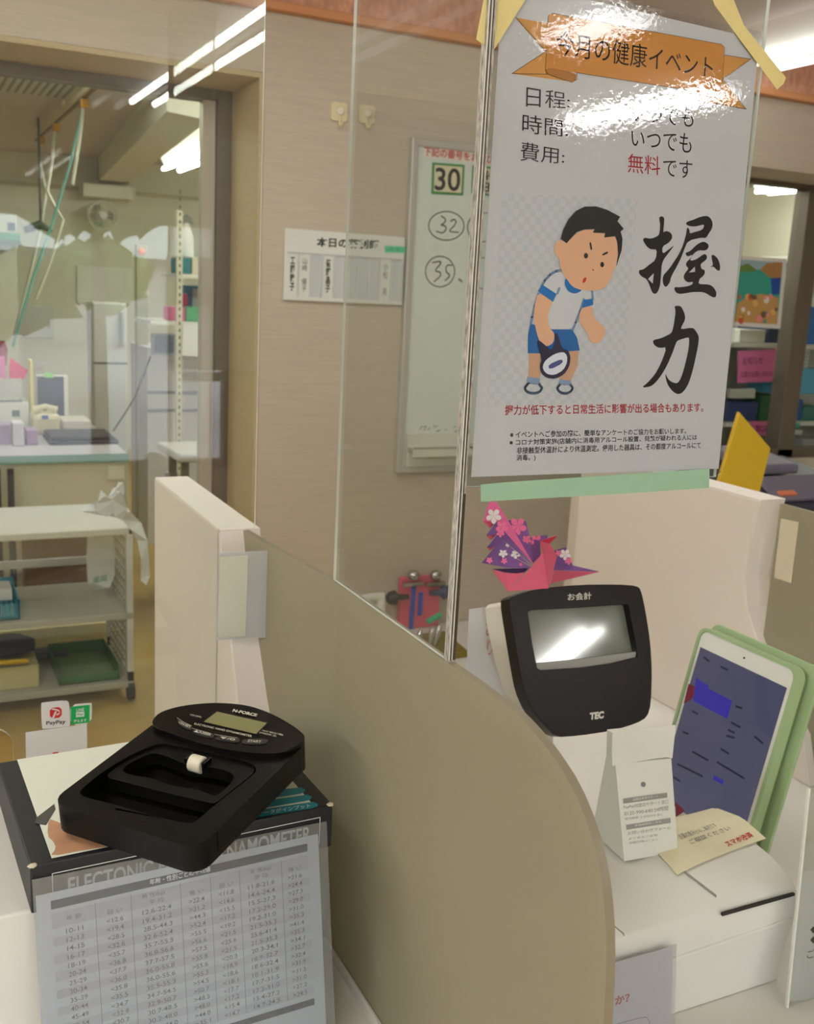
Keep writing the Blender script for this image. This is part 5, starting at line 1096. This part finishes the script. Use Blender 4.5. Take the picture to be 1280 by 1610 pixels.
dbox('file', (226, 214, 130), (48, 566, 53, 690), 4.96, .075, 'narrow pale yellow file standing beside the white device', 'file')
t = thing('monitor', AY(78, 660, 5.06), 'dark computer monitor with a white rim on the desk', 'monitor'); t.location.z = DZ
q = M(); a, b = AY(50, 625, 5.04), AY(107, 625, 5.04); z1, z0 = AY(78, 590, 5.04)[2], AY(78, 660, 5.04)[2]; q.box(a[0]+.02, b[0], 5.04, 5.075, z0, z1); q.build('rim', WHITE, t, bevel=.004)
q = M(); q.box(a[0]+.024, b[0]-.018, 5.037, 5.0395, z0+.016, z1-.006); q.build('screen', mat('monitor_dark', (46, 46, 62), .25), t)
q = M(); q.box((a[0]+b[0])/2-.02, (a[0]+b[0])/2+.02, 5.05, 5.07, DZ+.012, z0+.01); q.box((a[0]+b[0])/2-.08, (a[0]+b[0])/2+.08, 5.0, 5.12, DZ+.001, DZ+.013); q.build('foot', WHITE, t)
q = M(); a, b = AY(70, 590, 5.035), AY(84, 590, 5.035); q.box(a[0], b[0], 5.033, 5.036, z1-.01, z1+.012); q.build('sticky_note', mat('sticky_green', (150, 220, 110), .6), t)
o_, e_ = dbox('telephone', (216, 204, 168), (52, 652, 96, 690), 4.80, .16, 'beige desk telephone with a blue key in front of the monitor', 'telephone', bev=.02)
q = M(); pxbox(q, 66, 653, 76, 659, 4.797, .003); q.build('blue_key', mat('key_blue', (60, 96, 190), .5), o_)
q = M(); a = AY(75, 646, 4.86); q.tube([(e_[0]+.01, 4.86, e_[2]+.012), (e_[0]+.06, 4.86, e_[2]+.03), (e_[1]-.01, 4.86, e_[2]+.012)], [.018, .012, .018], 10); q.build('handset', mat('handset_beige', (220, 210, 180), .5), o_, smooth=True)
dbox('pill_box', (178, 160, 190), (-20, 668, 16, 700), 4.55, .12, 'lilac packet at the left on the desk front', 'packet', 'packets on the desk')
dbox('pill_box', (222, 216, 230), (20, 665, 38, 698), 4.50, .10, 'tall white packet left of the laptop', 'packet', 'packets on the desk')
dbox('pill_box', (168, 140, 178), (42, 676, 60, 700), 4.52, .10, 'small mauve packet touching the left of the laptop', 'packet', 'packets on the desk')
o_, e_ = dbox('keyboard_tray', (210, 202, 190), (100, 662, 144, 700), 4.80, .2, 'pale flat case behind the laptop', 'case')

# cabinets, shelves and wall things further back
q = M(); a, b = AY(147, 580, 6.4), AY(200, 580, 6.4); q.box(a[0], b[0], 6.4, 6.62, 0, AY(170, 476, 6.4)[2]); o_ = tag(q.build('refrigerator', mat('fridge_white', (226, 226, 222), .35), bevel=.01), 'white refrigerator with a mirror like side deep in the dispensary', 'refrigerator')
q = M(); q.box(b[0]-.04, b[0]-.025, 6.375, 6.4, 1.05, 1.25); q.build('handle', mat('handle_grey', (170, 170, 170), .4), o_)
q = M(); q.box(a[0], b[0], 6.397, 6.4, .94, .95); q.build('door_gap', mat('gap_dark', (90, 90, 88), .6), o_)
a = AY(224, 500, 5.9); q = M(); q.box(a[0]-.03, a[0]+.03, 5.9, 5.96, 0, AY(224, 385, 5.9)[2]); struct(q.build('column', mat('post_olive', (176, 170, 140), .6)))
q = M(); q.ball(AY(222, 396, 5.88), .02, 12); tag(q.build('indicator_lamp', mat('lamp_orange', (232, 110, 50), .5), smooth=True), 'small orange indicator lamp on the olive post', 'lamp')
t = thing('shelf_rack', AY(285, 600, 5.2), 'tall rack with a perforated upright behind the right of the left window', 'rack'); t.location.z = 0
xa, xb = AY(238, 505, 5.2)[0], AY(345, 505, 5.2)[0]; zs_ = AY(290, 506, 5.2)[2]; zs2 = AY(300, 431, 5.2)[2]
q = M(); a = AY(282, 600, 5.2); q.box(a[0]-.014, a[0]+.014, 5.2, 5.225, 0, zs2+.3); q.build('upright', mat('upright_cream', (220, 214, 190), .5), t)
q = M()
for i in range(40): q.box(a[0]-.004, a[0]+.004, 5.198, 5.2, .5+i*.035, .516+i*.035)
q.build('perforation', mat('gap_dark', (90, 90, 88), .6), t)
q = M(); q.box(xa, xb+.3, 5.22, 5.6, zs_-.02, zs_); q.build('shelf_board', WHITE, t); q = M(); q.box(a[0], xb+.3, 5.22, 5.6, zs2-.02, zs2); q.build('shelf_board', WHITE, t)
def rk(name, c, rect, z0, label, cat, group=None, y=5.24, dep=.2): return dbox(name, c, rect, y, dep, label, cat, group, z0=z0)
rk('box', (232, 96, 150), (271, 483, 291, 504), zs_, 'pink box on the rack shelf in the left window', 'box'); rk('box', (46, 150, 84), (292, 483, 315, 504), zs_, 'green box right of the pink box on the rack shelf', 'box')
rk('blue_bundle', (66, 130, 170), (288, 449, 318, 482), zs_, 'blue folded bundle behind the pink and green boxes', 'bundle', y=5.46, dep=.12); rk('box', (206, 44, 96), (284, 462, 296, 482), zs_, 'small crimson box between the pink box and the blue bundle', 'box', y=5.445, dep=.012)
rk('white_pack', (226, 226, 220), (318, 455, 336, 504), zs_, 'white upright pack at the right end of the rack shelf', 'pack')
for i, (a1, b1, c_, lab) in enumerate(((283, 300, (36, 120, 130), 'teal'), (302, 318, (216, 210, 190), 'cream'), (320, 336, (60, 150, 160), 'turquoise'))):
    rk('binder', c_, (a1, 405, b1, 430), zs2, lab+' binder on the top shelf of the rack', 'binder', 'binders on the rack')
t = thing('spray_bottle', AY(297, 380, 5.3), 'white spray bottle with a grey nozzle above the binders', 'bottle')
zb_ = AY(290, 404, 5.3)[2]; ctr_ = AY(293, 370, 5.35); zt1 = AY(293, 350, 5.35)[2]
t.location = (ctr_[0], 5.35, zb_)
q = M(); q.lathe((ctr_[0], 5.35, zb_+.001), (0, 0, 1), [(.034, 0), (.036, .01), (.036, (zt1-zb_)*.6), (.018, (zt1-zb_)*.85), (.014, zt1-zb_)], 16); q.build('bottle', WHITE, t, smooth=True)
q = M(); q.prism([(ctr_[0]-.03, 5.335, zt1), (ctr_[0]+.03, 5.335, zt1-.005), (ctr_[0]+.025, 5.335, zt1+.02), (ctr_[0], 5.335, zt1+.04), (ctr_[0]-.03, 5.335, zt1+.02)], (0, .03, 0)); q.build('nozzle', mat('nozzle_grey', (110, 110, 100), .5), t)
panel('hung_sheet', PAPER, [(288, 510), (321, 511), (318, 561), (286, 559)], 5.19, 'white paper sheet hanging below the rack shelf', 'sheet')
t = thing('wall_monitor', AY(258, 525, 5.3), 'small dark monitor below the rack shelf, left of the upright', 'monitor')
q = M(); r_ = pxbox(q, 240, 508, 276, 542, 5.3, .04); q.build('rim', mat('grey_rim', (150, 152, 156), .5), t); q = M(); pxbox(q, 243, 511, 273, 538, 5.297, .002); q.build('screen', mat('monitor_grey', (96, 98, 110), .3), t)
t.location.z = r_[2]
q = M(); a, b = AY(232, 610, 5.65), AY(345, 610, 5.65); q.box(a[0], b[0]+.3, 5.65, 6.1, 0, AY(290, 548, 5.65)[2]); o_ = tag(q.build('drawer_cabinet', mat('cabinet_lilac', (206, 204, 210), .45)), 'pale grey drawer cabinet behind the perforated upright', 'cabinet')
for py in (617, 645):
    q = M(); z = AY(290, py, 5.65)[2]; q.box(a[0], b[0]+.3, 5.645, 5.65, z-.008, z+.008); q.build('drawer_rail', mat('rail_grey', (130, 132, 142), .5), o_)
t = thing('side_table', (1.4, 4.4, 0), 'grey topped work table at the right of the left window', 'table')
a, b = AY(262, 695, 4.35), AY(345, 720, 4.2); q = M(); q.prism([(a[0], 4.55, DZ), (a[0]+.02, 4.2, DZ), (1.75, 4.0, DZ), (1.75, 4.6, DZ)], (0, 0, -.035)); q.build('top', mat('table_grey', (198, 192, 186), .5), t, bevel=.008)
for x, y in ((a[0]+.05, 4.28), (1.70, 4.05), (a[0]+.05, 4.5), (1.7, 4.55)): q = M(); q.box(x, x+.03, y, y+.03, 0, DZ-.035); q.build('leg', mat('leg_brown', (110, 96, 80), .5), t)
q = M(); a = AY(270, 738, 4.6); q.lathe((a[0], 4.6, 0), (0, 0, 1), [(.05, 0), (.05, .5), (.03, .58), (.03, .6)], 14); tag(q.build('sanitizer_bottle', mat('bottle_lilac', (160, 156, 180), .4), smooth=True), 'tall lilac bottle standing under the grey work table', 'bottle')
# far wall
yf = 8.97
t = thing('wall_fan', AY(160, 340, yf-.15), 'round white wall fan below the white box on the far wall', 'fan')
c_ = AY(161, 339, yf-.22); R_ = .11
q = M(); q.tube([c_+V(R_*math.cos(i*PI/14), 0, R_*math.sin(i*PI/14)) for i in range(28)], .010, 6, True)
for k_ in range(1, 5): q.tube([c_+V(R_*k_/5*math.cos(i*PI/10), -.03*(1-k_/5), R_*k_/5*math.sin(i*PI/10)) for i in range(20)], .003, 4, True)
for k_ in range(12): q.tube([c_+V(0, -.03, 0), c_+V(R_*math.cos(k_*PI/6), 0, R_*math.sin(k_*PI/6))], .003, 4)
q.build('guard', mat('fan_grey', (206, 206, 190), .4), t)
q = M()
for k_ in range(3):
    th = k_*2*PI/3; q.flat([c_+V(r*math.cos(th+d), .02+.02*s_, r*math.sin(th+d)) for r, d, s_ in ((.02, -.3, 0), (.09, -.35, 0), (.10, .1, 1), (.085, .6, 2), (.02, .4, 1))])
q.build('blades', mat('fan_blade', (150, 158, 150), .4), t, solid=.004)
q = M(); q.lathe(c_+V(0, .02, 0), (0, 1, 0), [(.05, 0), (.06, .05), (.05, .12), (.03, .25)], 16); q.build('motor', WHITE, t, smooth=True); q = M(); q.lathe(c_+V(0, -.035, 0), (0, -1, 0), [(.03, -.03), (.03, .005), (.0, .01)], 14); q.build('hub', WHITE, t, smooth=True)
def wallbox(name, m, rect, dep, label, cat, group=None, y=None):
    q = M(); yy = (y or 8.998)-dep; pxbox(q, *rect, yy, dep); return tag(q.build(name, m, bevel=.004), label, cat, group)
wallbox('wall_box', mat('wall_box_white', (232, 230, 214), .5), (131, 291, 213, 311), .25, 'white box mounted on the far wall under the beam end', 'wall box')
wallbox('notice_board', mat('notice_white', (220, 224, 222), .6), (-30, 480, 86, 531), .02, 'white notice board with faint writing at the left on the far wall', 'board')
wallbox('wall_sheet', mat('sheet_white', (240, 242, 240), .6), (121, 420, 208, 478), .02, 'large white sheet on the far wall right of the notice board', 'sheet')
wallbox('name_plate', WHITE, (50, 570, 72, 580), .01, 'small white plate on the far wall above the monitor', 'plate')
q = M(); a, b = AY(-40, 290, 8.99), AY(345, 300, 8.99); z_ = AY(60, 288, 8.99)[2]; q.box(-2.9, 5.9, 8.975, 9.0, z_-.03, z_); struct(q.build('trim_4', mat('rail_cream', (196, 190, 160), .6)))
t = thing('wall_shelf', AY(0, 380, 7.4), 'dark shelf with a white box and green book in the left window', 'shelf')
zz = AY(10, 378, 7.4)[2]; a, b = AY(-40, 378, 7.4), AY(32, 378, 7.4); t.location.z = zz
q = M(); q.box(a[0], b[0], 7.4, 7.7, zz-.03, zz); q.build('board', mat('shelf_dark', (70, 76, 60), .6), t); q = M(); q.box(a[0], b[0], 7.66, 7.7, 0, zz-.03); q.build('back_support', CREAM, t)
o_, e_ = dbox('book', (30, 150, 84), (-20, 366, 32, 377), 7.42, .2, 'green book lying on the dark shelf', 'book', z0=zz)
o_, e_ = dbox('box', (226, 228, 214), (-20, 334, 26, 365), 7.43, .18, 'white box with a navy square on top of the green book', 'box', z0=e_[2])
q = M(); pxbox(q, 12, 350, 24, 363, 7.427, .003); q.build('navy_square', mat('navy_square', (40, 54, 90), .5), o_)
# dark desk lamp arm, ceiling vent, ceiling rail with hanging cords
q = M(); a, b, c_ = AY(38, 362, 7.0), AY(64, 353, 7.0), AY(82, 364, 7.0); q.tube([a, b, c_], [.02, .03, .012], 8); q.tube([b, b+V(0, 0, .16), V(b[0], b[1], CZ)], .008, 6); tag(q.build('pendant_arm', mat('arm_dark', (58, 60, 52), .5), smooth=True), 'dark pendant arm hanging between the cords over the desk', 'lamp arm')
t = thing('ceiling_vent', AH(25, 122, -.92), 'slatted ceiling vent at the upper left behind the left window', 'vent')
v_ = AH(-10, 122, -.92); q = M(); q.box(v_[0]-.5, v_[0]+.42, v_[1]-.12, v_[1]+.35, CZ-.012, CZ-.001); q.build('frame', mat('vent_cream', (206, 200, 170), .6), t)
q = M()
for i in range(22): x = v_[0]-.46+i*.039; q.box(x, x+.012, v_[1]-.10, v_[1]+.33, CZ-.018, CZ-.012)
q.build('slats', mat('vent_dark', (120, 114, 90), .6), t)
t = thing('ceiling_rail', (.865, 6.2, Z(.84)), 'cream hanging rail with brass ends under the dispensary ceiling', 'rail')
q = M(); q.box(.845, .885, 5.05, 7.45, Z(.85), Z(.875)); q.build('rail', mat('rail_ivory', (226, 216, 176), .5), t)
q = M(); q.box(.855, .875, 5.0, 7.45, Z(.842), Z(.85)); q.build('groove', mat('rail_brown', (104, 78, 36), .5), t)
for y in (5.1, 6.2, 7.4): q = M(); q.cyl((.865, y, Z(.875)), (.865, y, CZ), .01, 8); q.build('hanger', mat('rail_ivory', (226, 216, 176), .5), t)
BR = mat('brass', (200, 150, 50), .35, .7)
def cord(pts, y, r, c, label):
    q = M(); q.tube([AY(*p, y) for p in pts], r, 6); return tag(q.build('hanging_cord', mat('cord_%d_%d_%d' % c, c, .5), smooth=True), label, 'cord', 'cords hanging from the rail')
for px0_, py0_, y in ((60, 218, 7.35), (87, 196, 6.6), (131, 160, 5.55)):
    pass
cord([(131, 163), (129, 190), (122, 240), (114, 290)], 5.5, .008, (216, 216, 196), 'pale cord hanging from the near carriage of the rail')
cord([(131, 160), (128, 180), (110, 260), (79, 361), (48, 450), (20, 545)], 5.56, .007, (110, 170, 160), 'teal tube slanting down from the near carriage of the rail')
cord([(86, 200), (82, 250), (74, 300), (86, 325), (99, 345), (80, 410), (56, 470)], 6.5, .009, (222, 222, 200), 'pale cord hanging from the middle carriage of the rail')
cord([(58, 222), (62, 255), (72, 300), (64, 360), (50, 420), (22, 530)], 7.2, .010, (206, 212, 196), 'pale cord hanging from the far carriage of the rail')
for px_, py_, y in ((131, 160, 5.5), (87, 197, 6.5), (59, 220, 7.2)):
    q = M(); q.box(.845, .885, y-.03, y+.03, Z(.80), Z(.842)); q.build('carriage', BR, t, bevel=.004)

# ------------------------------------------------------------------ outdoors beyond the shop front, mirrored in the panes
q = M(); q.box(-25, 25, -40, -4.76, -.12, -.02); struct(q.build('ground_outside', mat('paving', (206, 200, 206), .9)))
LEAF = mat('leaf_green', (84, 124, 60), .8, var=(5, .5)); LEAF2 = mat('leaf_dark', (46, 76, 40), .8, var=(5, .5)); BARK = mat('bark', (96, 80, 62), .9)
def shrub(x, y, zc, r, m, label, n=60):
    t = thing('tree', (x, y, 0), label, 'tree', 'trees outside the shop front')
    q = M(); q.cyl((x, y, -.02), (x, y, zc), .08, 8, .04); q.build('trunk', BARK, t)
    q = M()
    for i in range(n):
        d = nrm(np.array([random.gauss(0, 1), random.gauss(0, 1), random.gauss(0, .7)]))*r*random.random()**.4
        q.ball(V(x, y, zc)+d*V(1.3, 1, .75), .12+.16*random.random(), 6, (1, 1, .8), .7)
    q.build('crown', m, t)
shrub(.75, -8.6, 1.22, .50, LEAF2, 'dark green tree outside, mirrored at the left over the desk', 90)
shrub(2.15, -10.8, 1.42, .45, LEAF, 'light green tree outside, mirrored in the middle over the white sheet', 70); shrub(3.4, -8.8, 1.2, .5, LEAF, 'green tree outside, mirrored at the right of the left window')
shrub(-1.3, -10.6, 1.6, .6, LEAF2, 'dark green tree outside at the far left of the shop front')
shrub(1.5, -7.0, 2.15, .42, LEAF, 'taller green tree close to the shop front, mirrored above the others', 60)
t = thing('building', (2, -24, 0), 'pale low building across the road, mirrored in the panes', 'building')
q = M(); q.box(-8, 12, -26, -22, -.02, 1.75); q.build('wall', mat('building_pale', (224, 222, 226), .8), t); q = M(); q.box(-8.3, 12.3, -26.3, -21.7, 1.75, 1.9); q.build('roof', mat('roof_grey', (120, 124, 134), .8), t)
for i in range(6): q = M(); q.box(-6.5+i*3, -5+i*3, -21.99, -21.95, .9, 2.0); q.build('window', mat('building_window', (80, 92, 104), .2), t)
